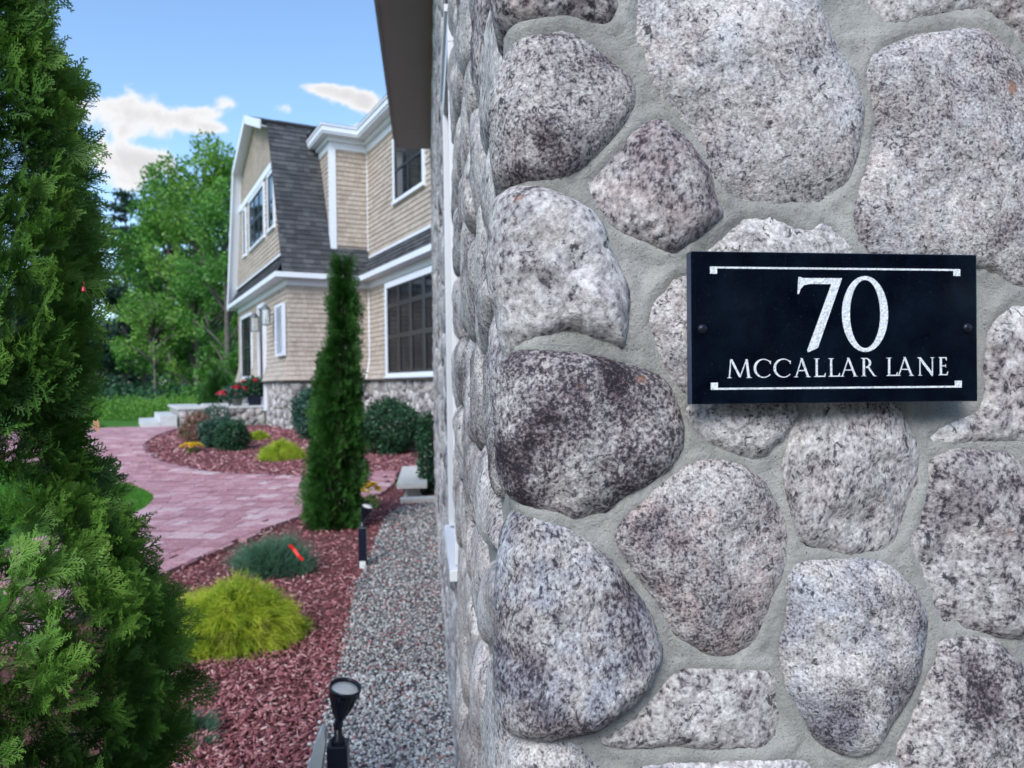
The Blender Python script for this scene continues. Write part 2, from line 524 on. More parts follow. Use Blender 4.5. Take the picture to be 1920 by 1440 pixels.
TR = {  # traced outlines in photo pixels: (points, tone, pink, blue, streak, height)
 'a': ([(935,-70),(923,0),(957,57),(970,43),(1010,38),(1060,35),(1093,47),(1133,48),(1153,30),(1163,0),(1150,-80),(1040,-120)], .75,1.0,0,.3,.036),
 'b': ([(1003,63),(1040,55),(1073,63),(1113,87),(1160,120),(1188,150),(1188,187),(1170,227),(1127,280),(1093,307),(1047,327),(993,337),(960,353),(937,377),(905,340),(890,250),(893,170),(925,120),(965,90)], .72,.3,0,.25,.042),
 'c': ([(1190,0),(1193,80),(1215,115),(1225,150),(1245,185),(1270,205),(1285,228),(1310,270),(1325,310),(1345,350),(1380,375),(1430,390),(1480,393),(1530,388),(1560,367),(1595,335),(1612,260),(1617,200),(1600,150),(1570,110),(1555,70),(1535,20),(1530,-40),(1500,-95),(1240,-95),(1195,-50)], -.28,.45,.35,0,.038),
 'd': ([(1222,225),(1253,230),(1267,247),(1303,285),(1327,317),(1337,360),(1352,403),(1313,440),(1283,457),(1257,473),(1213,453),(1160,430),(1127,400),(1107,363),(1102,337),(1127,317),(1160,283),(1190,247)], .35,.7,.2,.6,.034),
 'e': ([(973,348),(1007,353),(1047,370),(1093,393),(1127,427),(1137,467),(1165,515),(1176,547),(1174,599),(1165,647),(1155,651),(1117,634),(1068,623),(1027,623),(995,654),(981,675),(957,654),(925,609),(900,560),(893,500),(900,430),(925,385),(945,360)], .05,.25,.25,.3,.042),
 'f': ([(975,672),(992,665),(1027,660),(1075,667),(1131,679),(1179,689),(1218,700),(1242,720),(1259,748),(1273,783),(1278,814),(1273,849),(1252,884),(1228,901),(1183,922),(1155,939),(1134,957),(1085,968),(1054,962),(1006,946),(964,929),(943,897),(932,859),(935,800),(942,738),(952,695)], 1.25,.35,0,.15,.044),
 'g': ([(1287,512),(1252,530),(1228,557),(1211,585),(1214,623),(1225,658),(1245,686),(1266,717),(1290,744),(1340,735),(1420,700),(1450,620),(1430,540),(1370,505)], -.15,.5,.1,0,.024),
 'h': ([(1288,775),(1308,804),(1325,825),(1360,840),(1380,847),(1400,855),(1430,853),(1447,837),(1463,832),(1477,810),(1497,770),(1490,742),(1400,732),(1310,748)], -.2,.1,.15,0,.025),
 'i': ([(1305,465),(1330,440),(1370,420),(1400,405),(1423,402),(1447,403),(1467,417),(1503,430),(1523,417),(1553,423),(1577,443),(1592,472),(1570,515),(1450,525),(1340,500)], -.4,.1,.3,0,.024),
 'j': ([(1547,0),(1553,33),(1560,63),(1580,78),(1607,78),(1647,70),(1680,60),(1713,47),(1747,37),(1797,32),(1830,36),(1863,46),(1897,74),(1925,98),(1990,90),(2010,-60),(1900,-100),(1700,-95),(1560,-60)], .12,.5,0,.2,.030),
 'k': ([(1627,123),(1647,100),(1680,82),(1730,66),(1780,54),(1813,52),(1853,60),(1885,85),(1905,112),(1925,150),(1960,250),(1965,420),(1945,530),(1915,542),(1880,525),(1835,497),(1700,488),(1640,480),(1627,465),(1610,443),(1602,400),(1610,353),(1617,320),(1627,290),(1637,253),(1637,213),(1625,167)], .32,.55,.3,0,.034),
 'l': ([(1840,700),(1838,750),(1793,777),(1745,806),(1740,823),(1763,830),(1813,830),(1863,825),(1920,828),(2000,818),(2015,700),(2000,570),(1930,553),(1890,562),(1860,600),(1845,640)], .02,.4,0,.2,.028),
 'm': ([(1530,745),(1515,765),(1500,790),(1483,820),(1472,860),(1473,890),(1483,940),(1493,987),(1503,1013),(1530,1027),(1580,1037),(1613,1043),(1647,1037),(1677,1017),(1697,980),(1713,940),(1722,890),(1720,847),(1707,803),(1690,770),(1660,745),(1590,735)], .12,.35,.12,.85,.032),
 'n': ([(1737,873),(1757,857),(1797,843),(1847,843),(1880,853),(1900,863),(1920,883),(1975,950),(1990,1080),(1960,1190),(1920,1195),(1863,1190),(1797,1177),(1763,1172),(1753,1143),(1733,1100),(1722,1060),(1708,1027),(1712,997),(1728,973),(1733,940),(1741,907)], .42,.2,0,0,.030),
 'o': ([(1155,1003),(1172,975),(1204,945),(1240,905),(1280,880),(1320,865),(1360,868),(1400,885),(1430,910),(1445,930),(1465,965),(1475,1000),(1472,1050),(1455,1100),(1440,1150),(1425,1190),(1400,1215),(1370,1228),(1330,1225),(1290,1205),(1260,1180),(1235,1140),(1215,1110),(1190,1070),(1165,1035)], .55,.9,0,.1,.033),
 'p': ([(992,968),(960,985),(935,1015),(915,1079),(905,1148),(905,1218),(920,1287),(950,1345),(982,1371),(1013,1388),(1054,1376),(1103,1364),(1155,1329),(1200,1294),(1228,1252),(1235,1211),(1221,1162),(1193,1117),(1165,1079),(1131,1044),(1096,1016),(1054,992),(1020,976)], .62,0,.75,.75,.046),
 'q': ([(1134,1391),(1172,1357),(1225,1311),(1252,1277),(1280,1254),(1311,1254),(1346,1256),(1380,1257),(1413,1253),(1447,1257),(1460,1267),(1463,1310),(1480,1360),(1477,1390),(1453,1410),(1427,1412),(1380,1404),(1330,1406),(1277,1402),(1225,1404),(1186,1409),(1150,1404)], .38,.2,0,.1,.028),
 'r': ([(1507,1057),(1547,1053),(1597,1055),(1647,1057),(1673,1067),(1697,1093),(1720,1123),(1732,1160),(1730,1200),(1717,1260),(1697,1310),(1673,1353),(1653,1390),(1627,1413),(1587,1415),(1547,1397),(1520,1370),(1497,1320),(1480,1287),(1470,1250),(1462,1207),(1472,1177),(1480,1127),(1483,1083)], .25,.15,.65,0,.040),
 's': ([(1757,1207),(1797,1200),(1830,1197),(1863,1203),(1887,1222),(1913,1250),(1950,1330),(1960,1440),(1900,1500),(1800,1520),(1720,1500),(1690,1450),(1680,1410),(1690,1377),(1707,1343),(1723,1310),(1733,1273),(1747,1243)], .68,.3,0,0,.032),
 't': ([(975,1437),(1006,1405),(1041,1395),(1075,1398),(1103,1423),(1125,1450),(1130,1520),(1080,1570),(1000,1560),(960,1500)], -.05,.2,.3,0,.032),
 'v': ([(1193,1439),(1242,1426),(1311,1424),(1381,1427),(1413,1424),(1480,1420),(1513,1422),(1535,1440),(1540,1500),(1480,1540),(1300,1550),(1210,1520)], -.1,.2,.5,0,.030),
 'w': ([(1625,1450),(1650,1434),(1672,1432),(1684,1452),(1672,1500),(1640,1530),(1615,1500)], .1,.2,.1,0,.022),
 'x': ([(1990,870),(2060,850),(2150,900),(2160,1050),(2080,1130),(2015,1080),(1990,960)], .3,.2,.1,0,.03),
 'y': ([(1985,130),(2080,90),(2190,150),(2200,330),(2120,450),(2010,460),(1985,300)], .1,.4,.1,0,.03),
}

def catmull(P, n):
    P = np.asarray(P, float)
    k = len(P)
    out = []
    for i in range(k):
        p0, p1, p2, p3 = P[(i - 1) % k], P[i], P[(i + 1) % k], P[(i + 2) % k]
        for tt in np.linspace(0, 1, 8, endpoint=False):
            out.append(.5 * ((2 * p1) + (-p0 + p2) * tt + (2 * p0 - 5 * p1 + 4 * p2 - p3) * tt ** 2 + (-p0 + 3 * p1 - 3 * p2 + p3) * tt ** 3))
    C = np.array(out)
    d = np.r_[0, np.cumsum(np.linalg.norm(np.roll(C, -1, 0) - C, axis=1))]
    s = np.linspace(0, d[-1], n, endpoint=False)
    Cx = np.r_[C[:, 0], C[0, 0]]
    Cy = np.r_[C[:, 1], C[0, 1]]
    return np.stack([np.interp(s, d, Cx), np.interp(s, d, Cy)], 1)

def stone_mesh(poly, H, nb, nr, seed, rough=1.0, Rr=0.05, bendf=bend, sink=0.02):
    """pillowed cobble over an outline; returns (verts, faces)"""
    C = catmull(poly, nb)
    if nb >= 40:
        C = C + (np.stack([fbm(np.c_[C, np.zeros(nb)], 38, seed, 3), fbm(np.c_[C, np.zeros(nb)], 38, seed + 9, 3)], 1)) * 0.006 * rough
    cen = C.mean(0)
    rings = []
    ss = 1 - (1 - np.linspace(0, 1, nr)) ** 1.35 if nr > 6 else np.linspace(0, 1, nr)
    # denser rings close to the edge
    ss = np.linspace(0, 1, nr) ** 1.5
    pts = []
    for s_ in ss[:-1]:
        pts.append(C * (1 - s_) + cen * s_)
    Pn = np.concatenate(pts + [cen[None]])
    # distance to outline
    if len(Pn) * nb < 3e6:
        A = C
        Bv = np.roll(C, -1, 0) - C
        L2 = (Bv ** 2).sum(1) + 1e-12
        d = np.empty(len(Pn))
        for i0 in range(0, len(Pn), 800):
            q = Pn[i0:i0 + 800, None, :] - A[None]
            tt = np.clip((q * Bv[None]).sum(2) / L2, 0, 1)
            d[i0:i0 + 800] = np.sqrt(((q - tt[..., None] * Bv[None]) ** 2).sum(2)).min(1)
    Rr = min(Rr, d.max() * 0.95)
    x = np.clip(d / Rr, 0, 1)
    prof = (1 - (1 - x) ** 2.6) ** 0.60
    r_ = np.random.default_rng(seed)
    tilt = r_.normal(0, 0.10, 2)
    P3 = np.c_[Pn, np.zeros(len(Pn))]
    h = H * prof * (1 + 0.22 * (d / max(d.max(), 1e-6)))
    h = h + prof * ((Pn - cen) @ tilt) * 0.5
    h = h + prof * (fbm(P3, 13, seed + 3, 3) * 0.024 + fbm(P3, 42, seed + 5, 3) * 0.010 + (fbm(P3, 130, seed + 7, 3) * 0.0032 if nb > 60 else 0)) * rough
    if nb > 60:
        for _f in range(4):
            an_ = r_.uniform(0, 6.28)
            sl_ = r_.uniform(.12, .34)
            off_ = d.max() * r_.uniform(.25, .6)
            pl_ = H * 1.28 - sl_ * ((Pn - cen) @ np.array([math.cos(an_), math.sin(an_)]) - off_)
            k_ = .0025
            h = -k_ * np.logaddexp(-h / k_, -pl_ / k_)
        h = np.where(np.arange(len(Pn)) < nb, np.minimum(h, .001), h)
    # sunk skirt
    sk = C + (cen - C) * 0.02
    U = np.r_[sk[:, 0], Pn[:, 0]]
    Vv = np.r_[sk[:, 1], Pn[:, 1]]
    Hh = np.r_[np.full(nb, -sink), h + 0.001]
    W = bendf(U, Vv, Hh)
    Fc = []
    idx = np.arange(nb)
    nx = (idx + 1) % nb
    quads = []
    for r0 in range(nr - 1):
        a = r0 * nb
        quads.append(np.stack([a + idx, a + nx, a + nb + nx, a + nb + idx], 1))
    Fc = [tuple(q) for q in np.concatenate(quads).tolist()]
    last = (nr - 1) * nb
    cidx = len(W) - 1
    Fc += [(last + i, last + (i + 1) % nb, cidx) for i in range(nb)]
    return W, Fc

def clip_half(poly, p, n):
    """keep points with (q-p).n <= 0"""
    out = []
    k = len(poly)
    for i in range(k):
        a, b_ = poly[i], poly[(i + 1) % k]
        da = (a[0] - p[0]) * n[0] + (a[1] - p[1]) * n[1]
        db = (b_[0] - p[0]) * n[0] + (b_[1] - p[1]) * n[1]
        if da <= 0:
            out.append(a)
        if (da < 0 < db) or (db < 0 < da):
            tt = da / (da - db)
            out.append((a[0] + (b_[0] - a[0]) * tt, a[1] + (b_[1] - a[1]) * tt))
    return out
def area(poly):
    return 0.5 * sum(poly[i][0] * poly[(i + 1) % len(poly)][1] - poly[(i + 1) % len(poly)][0] * poly[i][1] for i in range(len(poly)))
def chaikin(P, it=2):
    for _ in range(it):
        Q = []
        for i in range(len(P)):
            a, b_ = P[i], P[(i + 1) % len(P)]
            Q += [(a[0] * .75 + b_[0] * .25, a[1] * .75 + b_[1] * .25), (a[0] * .25 + b_[0] * .75, a[1] * .25 + b_[1] * .75)]
        P = Q
    return P

def pin(p, Q):
    c_ = False
    for i in range(len(Q)):
        (x0, y0), (x1, y1) = Q[i], Q[i - 1]
        if (y0 > p[1]) != (y1 > p[1]) and p[0] < (x1 - x0) * (p[1] - y0) / (y1 - y0) + x0:
            c_ = not c_
    return c_
def cobbles(u0, u1, v0, v1, sp, gap, seed, blockers=(), bdist=0.0, solids=(), windows=(), jitter=.36):
    """voronoi cells of a jittered lattice, shrunk by the mortar gap"""
    r_ = np.random.default_rng(seed)
    pts = []
    nu, nv = max(1, int(round((u1 - u0) / sp))), max(1, int(round((v1 - v0) / (sp * .9))))
    du, dv = (u1 - u0) / nu, (v1 - v0) / nv
    kd = None
    if len(blockers):
        kd = kdtree.KDTree(len(blockers))
        for i, q in enumerate(blockers):
            kd.insert((q[0], q[1], 0), i)
        kd.balance()
    for i in range(nu):
        for j in range(nv):
            a = u0 + (i + .5 + (.25 if j % 2 else -.25) + r_.uniform(-jitter, jitter)) * du
            b_ = v0 + (j + .5 + r_.uniform(-jitter, jitter)) * dv
            a = min(max(a, u0 + .02), u1 - .02)
            if any(pin((a, b_), Q) for Q in solids):
                continue
            if kd and kd.find((a, b_, 0))[2] < bdist:
                continue
            pts.append((a, b_))
    t2 = kdtree.KDTree(len(pts))
    for i, q in enumerate(pts):
        t2.insert((q[0], q[1], 0), i)
    t2.balance()
    res = []
    for i, p in enumerate(pts):
        cell = [(max(u0, p[0] - sp * 1.1), max(v0, p[1] - sp * 1.1)), (min(u1, p[0] + sp * 1.1), max(v0, p[1] - sp * 1.1)),
                (min(u1, p[0] + sp * 1.1), min(v1, p[1] + sp * 1.1)), (max(u0, p[0] - sp * 1.1), min(v1, p[1] + sp * 1.1))]
        for (co, j, dd) in t2.find_n((p[0], p[1], 0), 16):
            if j == i or dd < 1e-6:
                continue
            n = ((co[0] - p[0]) / dd, (co[1] - p[1]) / dd)
            cell = clip_half(cell, (p[0] + n[0] * (dd / 2 - gap / 2), p[1] + n[1] * (dd / 2 - gap / 2)), n)
            if len(cell) < 3:
                break
        if kd and len(cell) >= 3:
            for (co, j, dd) in kd.find_range((p[0], p[1], 0), sp * 1.3):
                n = ((co[0] - p[0]) / dd, (co[1] - p[1]) / dd)
                cell = clip_half(cell, (p[0] + n[0] * (dd - gap), p[1] + n[1] * (dd - gap)), n)
                if len(cell) < 3:
                    break
        for (wu0, wu1, wv0, wv1) in windows:
            if len(cell) < 3:
                break
            # push off the nearest side of an opening
            du0, du1, dv0, dv1 = wu0 - p[0], p[0] - wu1, wv0 - p[1], p[1] - wv1
            m_ = max(du0, du1, dv0, dv1)
            if m_ < -0.02:
                cell = []
            elif m_ == du0: cell = clip_half(cell, (wu0, 0), (1, 0))
            elif m_ == du1: cell = clip_half(cell, (wu1, 0), (-1, 0))
            elif m_ == dv0: cell = clip_half(cell, (0, wv0), (0, 1))
            else: cell = clip_half(cell, (0, wv1), (0, -1))
        if len(cell) < 3 or abs(area(cell)) < sp * sp * .12:
            continue
        if area(cell) < 0:
            cell = cell[::-1]
        # round the corners a little at random
        cell = chaikin(cell, 1)
        cc = np.mean(cell, axis=0)
        res.append((p, cell))
    return res

def tone_stone(o, tone, pink, blue, streak):
    o['tone'] = float(tone); o['pink'] = float(pink); o['blue'] = float(blue); o['streak'] = float(streak) * .7

wall_front = None
# mortar sheet -----------------------------------------------------------
traced = []
for k, (pts, tone, pink, blue, streak, H) in TR.items():
    q = []
    for (px, py) in pts:
        u_, v_ = uv(px, py)
        if u_ < 0:
            u_ = u_ * 1.75
        q.append((u_, v_))
    qc = np.mean(q, axis=0)
    q = [(float(qc[0] + (a - qc[0]) * (1 + .0068 / max(.02, math.hypot(a - qc[0], b_ - qc[1])))), float(qc[1] + (b_ - qc[1]) * (1 + .0068 / max(.02, math.hypot(a - qc[0], b_ - qc[1]))))) for a, b_ in q]
    if area(q) < 0:
        q = q[::-1]
    traced.append((q, tone, pink, blue, streak, H))
block = []
for q, *_ in traced:
    for c_ in catmull(q, 60):
        block.append((float(c_[0]), float(c_[1])))
kdB = kdtree.KDTree(len(block))
for i, q in enumerate(block):
    kdB.insert((q[0], q[1], 0), i)
kdB.balance()

WIN_Y0, WIN_Y1, WIN_Z0, WIN_Z1 = 1.55, 2.15, 0.95, 2.56     # opening in the side wall (local y, z)
def side_u(y):
    return -(y - RC) - QC
wu1, wu0 = side_u(WIN_Y0), side_u(WIN_Y1)
US = np.unique(np.r_[np.linspace(side_u(SIDE_LEN), wu0, 60), np.linspace(wu0, wu1, 12), np.linspace(wu1, -.12, 30), np.linspace(-.12, .74, 180), np.linspace(.74, 1.5, 26)])
VS = np.unique(np.r_[np.linspace(-.1, .9, 30), np.linspace(.9, WIN_Z0, 30), np.linspace(WIN_Z0, 2.1, 190), np.linspace(2.1, WIN_Z1, 16), np.linspace(WIN_Z1, WALL_H, 40)])
UU, VV = np.meshgrid(US, VS, indexing='ij')
P3 = np.stack([UU, VV, np.zeros_like(UU)], -1)
HH = fbm(P3, 9, 3, 3) * .010 + fbm(P3, 55, 5, 3) * .0035
fr = (UU > -.1) & (UU < .74) & (VV > .85) & (VV < 2.1)
dd = np.zeros_like(UU)
for i, j in zip(*np.nonzero(fr)):
    dd[i, j] = kdB.find((UU[i, j], VV[i, j], 0))[2]
HH = HH + np.where(fr, 0.011 * np.exp(-dd / 0.014) + 0.005, 0)
WV = bend(UU, VV, HH).reshape(-1, 3)
nU, nV = UU.shape
ii, jj = np.meshgrid(np.arange(nU - 1), np.arange(nV - 1), indexing='ij')
uc = (US[:-1] + US[1:])[ii] / 2
vc = (VS[:-1] + VS[1:])[jj] / 2
keep = ~((uc > wu0) & (uc < wu1) & (vc > WIN_Z0) & (vc < WIN_Z1))
ii, jj = ii[keep], jj[keep]
Fq = np.stack([ii * nV + jj, (ii + 1) * nV + jj, (ii + 1) * nV + jj + 1, ii * nV + jj + 1], -1)
fieldstone_wall = obj('stone_wall', WV, Fq, M_MORT, building, True)
# traced stones of the front
for si, (q, tone, pink, blue, streak, H) in enumerate(traced):
    W_, F_ = stone_mesh(q, H * .74 + .002, 150, 22, 100 + si, 1.0, 0.046)
    cen = W_.mean(0)
    o = obj('stone', W_ - cen, F_, M_GRAN, fieldstone_wall, True, loc=tuple(cen))
    tone_stone(o, tone, pink, blue, streak)
# untraced stones: rest of the front and the long side
cells = cobbles(side_u(SIDE_LEN), 1.5, -.05, WALL_H, .205, .020, 11, block, .055, [t_[0] for t_ in traced], [(wu0 - .09, wu1 + .03, WIN_Z0 - .05, WIN_Z1 + .10)])
cells.sort(key=lambda c_: (abs(c_[0][0] + .6) + .5 * abs(c_[0][1] - 1.5)) if c_[0][0] < .6 else 9 + c_[0][0])
restV, restF, restA = [], [], [[], [], [], []]
nrest = 0
for ci, (p, cell) in enumerate(cells):
    near = -1.9 < p[0] < .1 and .5 < p[1] < 2.6
    r_ = np.random.default_rng(500 + ci)
    q = np.array(cell)
    cq = q.mean(0)
    H = r_.uniform(.020, .036)
    nb, nr = (48, 9) if near else (18, 4)
    W_, F_ = stone_mesh(q, H, nb, nr, 500 + ci, 1.0 if near else .7, .052)
    at_ = (r_.choice([-.1, .1, .3, .6, 1.0], p=[.25, .3, .2, .17, .08]), r_.uniform(.1, .8), r_.choice([0, 0, .4]), r_.choice([0, 0, .6]))
    if ci < 265:
        cen = W_.mean(0)
        o = obj('stone', W_ - cen, F_, M_GRAN, fieldstone_wall, True, loc=tuple(cen))
        tone_stone(o, *at_)
    else:
        restF += [tuple(i + nrest for i in f) for f in F_]
        restV.append(W_)
        nrest += len(W_)
        for a_, v_ in zip(restA, at_):
            a_ += [v_] * len(W_)
stuff(obj('stonework', np.concatenate(restV), restF, M_GRANF, building, True, {'tone': restA[0], 'pink': restA[1], 'blue': restA[2], 'streak': restA[3]}))

# side window: white casing proud of the wall, black sash, glass
win = MB()
xo, xi = -.049, -.022
win.box(xo, xi, WIN_Y1 - .005, WIN_Y1 + .085, WIN_Z0 - .02, WIN_Z1)
win.box(xo, xi, WIN_Y0 - .03, WIN_Y0 + .005, WIN_Z0 - .02, WIN_Z1)
win.box(xo, xi + .002, WIN_Y0 - .03, WIN_Y1 + .085, WIN_Z1, WIN_Z1 + .09)
win.box(xo - .010, xi, WIN_Y0 - .035, WIN_Y1 + .095, WIN_Z1 + .09, WIN_Z1 + .115)
fr_o = put('window', None, building)
casing = win.out('casing', M_WHITE, fr_o, bevel=.003)
sil = MB()
sil.add([(-.066, WIN_Y0 - .04, WIN_Z0 - .07), (.02, WIN_Y0 - .04, WIN_Z0 - .07), (.02, WIN_Y0 - .04, WIN_Z0 - .02), (-.066, WIN_Y0 - .04, WIN_Z0 - .035),
         (-.066, WIN_Y1 + .10, WIN_Z0 - .07), (.02, WIN_Y1 + .10, WIN_Z0 - .07), (.02, WIN_Y1 + .10, WIN_Z0 - .02), (-.066, WIN_Y1 + .10, WIN_Z0 - .035)],
        [(0, 1, 2, 3), (7, 6, 5, 4), (0, 3, 7, 4), (3, 2, 6, 7), (1, 0, 4, 5), (2, 1, 5, 6)])
sil.out('sill', M_WHITE, fr_o, bevel=.003)
sa = MB()
for (y0, y1, z0, z1) in ((WIN_Y0, WIN_Y0 + .05, WIN_Z0, WIN_Z1), (WIN_Y1 - .05, WIN_Y1 - .006, WIN_Z0, WIN_Z1), (WIN_Y0 + .05, WIN_Y1 - .05, WIN_Z0, WIN_Z0 + .06), (WIN_Y0 + .05, WIN_Y1 - .05, WIN_Z1 - .06, WIN_Z1), (WIN_Y0 + .05, WIN_Y1 - .05, 1.72, 1.76)):
    sa.box(-.021, .02, y0, y1, z0, z1)
sa.out('sash', M_BLACK, fr_o)
for (z0, z1) in ((WIN_Z0 + .06, 1.72), (1.76, WIN_Z1 - .06)):
    MB().box(.000, .005, WIN_Y0 + .05, WIN_Y1 - .05, z0, z1).out('pane', M_GLASS, fr_o)
MB().box(.03, .04, WIN_Y0 - .1, WIN_Y1 + .1, WIN_Z0 - .1, WIN_Z1 + .1).out('reveal', M_BLACK, fr_o)

# eave: soffit panels, fascia, sloping roof slab
EV = .40
so_z = WALL_H
y_ = -.3
while y_ < SIDE_LEN - .35:
    y2 = min(y_ + 3.66, SIDE_LEN - .30)
    MB().box(-RC - EV, -RC + .06, y_ + .0015, y2 - .0015, so_z, so_z + .012).out('soffit_panel', M_SOFFIT, building)
    y_ = y2
MB().box(-RC - EV - .022, -RC - EV - .001, -.32, SIDE_LEN - .29, so_z - .012, so_z + .17).out('fascia', M_SOFFIT, building, bevel=.002)
MB().box(-RC - EV - .040, -RC - EV - .024, -.34, SIDE_LEN - .28, so_z + .10, so_z + .185).out('drip_edge', M_FASCIA, building)
rf = MB()
x0, x1 = -RC - EV - .03, 5.2
rf.add([(x0, -.34, so_z + .19), (x1, -.34, so_z + 2.9), (x1, SIDE_LEN - .28, so_z + 2.9), (x0, SIDE_LEN - .28, so_z + .19),
        (x0, -.34, so_z + .23), (x1, -.34, so_z + 2.94), (x1, SIDE_LEN - .28, so_z + 2.94), (x0, SIDE_LEN - .28, so_z + .23)],
       [(0, 1, 2, 3), (7, 6, 5, 4), (0, 4, 5, 1), (1, 5, 6, 2), (2, 6, 7, 3), (3, 7, 4, 0)])
rf.out('roof', M_FASCIA, building)
MB().prism([(1.5, WALL_H - 4.2), (5.0, WALL_H - 4.2), (5.0, WALL_H + 2.75), (-RC + .02, WALL_H + .2), (-RC + .02, WALL_H + .02), (1.5, WALL_H + .02)], .02, .10, lambda x, y, z: (x, z, y)).out('gable_wall', M_MORT, building)
MB().box(.1, 5.0, SIDE_LEN - .1, SIDE_LEN, 0, WALL_H + .2).out('rear_wall', M_MORT, building)
MB().box(-RC, .1, SIDE_LEN - .06, SIDE_LEN + .005, 0, WALL_H).out('wall_end', M_MORT, building)
# ------------------------------------------------------------------ sign
m, t, b = material('polished_black_granite')
c = ocoord(t, False)
sp = noise(t, c, 900, 2, .6)
cl = noise(t, c, 22, 4, .6)
bc = ramp(t, cl, [(0.35, (.0015, .0022, .006)), (0.7, (.004, .008, .016))])
bc = mixc(t, smooth(t, sp, 0.68, 0.74), bc, (.10, .12, .16))
setb(t, b, col=bc, rough=0.10, spec=0.34)
M_SLAB = m
m, t, b = material('sawn_granite_edge')
c = ocoord(t, False)
setb(t, b, col=ramp(t, noise(t, c, 300, 3), [(0.3, (.03, .045, .085)), (0.7, (.06, .08, .13))]), rough=0.45)
M_SLABE = m
m, t, b = material('engraved_frosted_white')
c = ocoord(t, False)
setb(t, b, col=ramp(t, noise(t, c, 420, 3, .6), [(0.32, (.42, .47, .50)), (0.5, (.72, .76, .78)), (0.65, (.86, .89, .90))]), rough=0.55)
bump(t, b, noise(t, c, 420, 2, .5), 1.0, 0.0015)
M_LET = m
HS = .050   # front face above the mortar plane
uL, vTL = uv(1294, 471, HS)
uR, vTR = uv(1831, 477, HS)
_, vBL = uv(1297, 757, HS)
_, vBR = uv(1832, 754, HS)
SW, SH = uR - uL, ((vTL - vBL) + (vTR - vBR)) / 2
su, sv = (uL + uR) / 2, (vTL + vBL + vTR + vBR) / 4
sp_ = O + eu * su - ein * HS
sign = thing('address_sign', 'polished black granite plaque reading 70 MCCALLAR LANE screwed to the stone wall', 'sign', (sp_.x, sp_.y, sv), WALL_ROT)
sign.rotation_euler = (0, R(0.35), WALL_ROT)
TH = .0135
def sx(fx): return (fx - .5) * SW
def sz(fy): return (.5 - fy) * SH
slab = MB().box(-SW / 2, SW / 2, 0, TH, -SH / 2, SH / 2).out('slab', M_SLAB, sign, bevel=.0012)
slab.data.materials.append(M_SLABE)
for p in slab.data.polygons:
    if abs(p.normal.y) < .5:
        p.material_index = 1
_lift = [0]
def flat(poly, name='letter', parent=sign, mb=None):
    """thin raised lettering from a 2D outline in sign fractions"""
    _lift[0] += 1
    d = -.0003 - .00003 * (_lift[0] % 9)
    own = mb is None
    mb = mb or MB()
    P = [(sx(x), sz(y)) for x, y in poly]
    if area(P) < 0:
        P = P[::-1]
    mb.prism(P, .0002, d, lambda x, y, z: (x, z, y))
    return mb.out(name, M_LET, parent) if own else mb
def bar(x0, y0, x1, y1): return [(x0, y0), (x1, y0), (x1, y1), (x0, y1)]
mb = MB(); flat(bar(.064, .100, .088, .147), mb=mb); mb.out('corner_mark', M_LET, sign)
mb = MB(); flat(bar(.913, .100, .938, .147), mb=mb); mb.out('corner_mark', M_LET, sign)
mb = MB(); flat(bar(.088, .100, .913, .1125), mb=mb); mb.out('border_line', M_LET, sign)
mb = MB(); flat(bar(.064, .858, .088, .905), mb=mb); mb.out('corner_mark', M_LET, sign)
mb = MB(); flat(bar(.916, .858, .941, .905), mb=mb); mb.out('corner_mark', M_LET, sign)
mb = MB(); flat(bar(.088, .8925, .916, .905), mb=mb); mb.out('border_line', M_LET, sign)
def zx(x): return (x - 95) / 1735.0
def zy(y, x):   # photo zoom row to sign fraction, following the slight perspective
    top = 99 + (x - 95) * .0158
    hgt = 936 - (x - 95) * .0225
    return (y - top) / hgt
def zp(P): return [(zx(x), zy(y, x)) for x, y in P]
flat(zp([(727, 260), (738, 259), (752, 266), (990, 268), (842, 690), (822, 702), (780, 719), (777, 708), (925, 304), (800, 302), (760, 309), (738, 335), (729, 364), (721, 364)]), 'numeral')
def ring(cx, cy, rx, ry, ix, iy, icx=None, a0=0, a1=360, n=64, icy=None):
    """annulus sector as quads"""
    icx = cx if icx is None else icx
    icy = cy if icy is None else icy
    out = []
    A = np.radians(np.linspace(a0, a1, n + 1))
    o_ = [(cx + rx * math.cos(a), cy - ry * math.sin(a)) for a in A]
    i_ = [(icx + ix * math.cos(a), icy - iy * math.sin(a)) for a in A]
    return o_, i_
def flat_ring(o_, i_, name='letter', mb=None):
    _lift[0] += 1
    d = -.0003 - .00003 * (_lift[0] % 9)
    own = mb is None
    mb = mb or MB()
    n = len(o_)
    V = []
    for yv in (d, .0002):
        for P in (o_, i_):
            V += [(sx(zx(x)), yv, sz(zy(y, x))) for x, y in P]
    Fc = []
    for k in range(n - 1):
        Fc.append((k, k + 1, n + k + 1, n + k))
        Fc.append((k, 2 * n + k, 2 * n + k + 1, k + 1))
        Fc.append((n + k, n + k + 1, 3 * n + k + 1, 3 * n + k))
    mb.add(V, Fc)
    return mb.out(name, M_LET, sign) if own else mb
flat_ring(*ring(1129, 487, 141, 232, 93, 208), 'numeral')
def serif(mb, cx, y, wd, up, h=4.5):
    s_ = 1 if up else -1
    flat(zp([(cx - wd, y), (cx + wd, y), (cx + wd, y + s_ * h * .6), (cx + wd * .45, y + s_ * h), (cx - wd * .45, y + s_ * h), (cx - wd, y + s_ * h * .6)]), mb=mb)
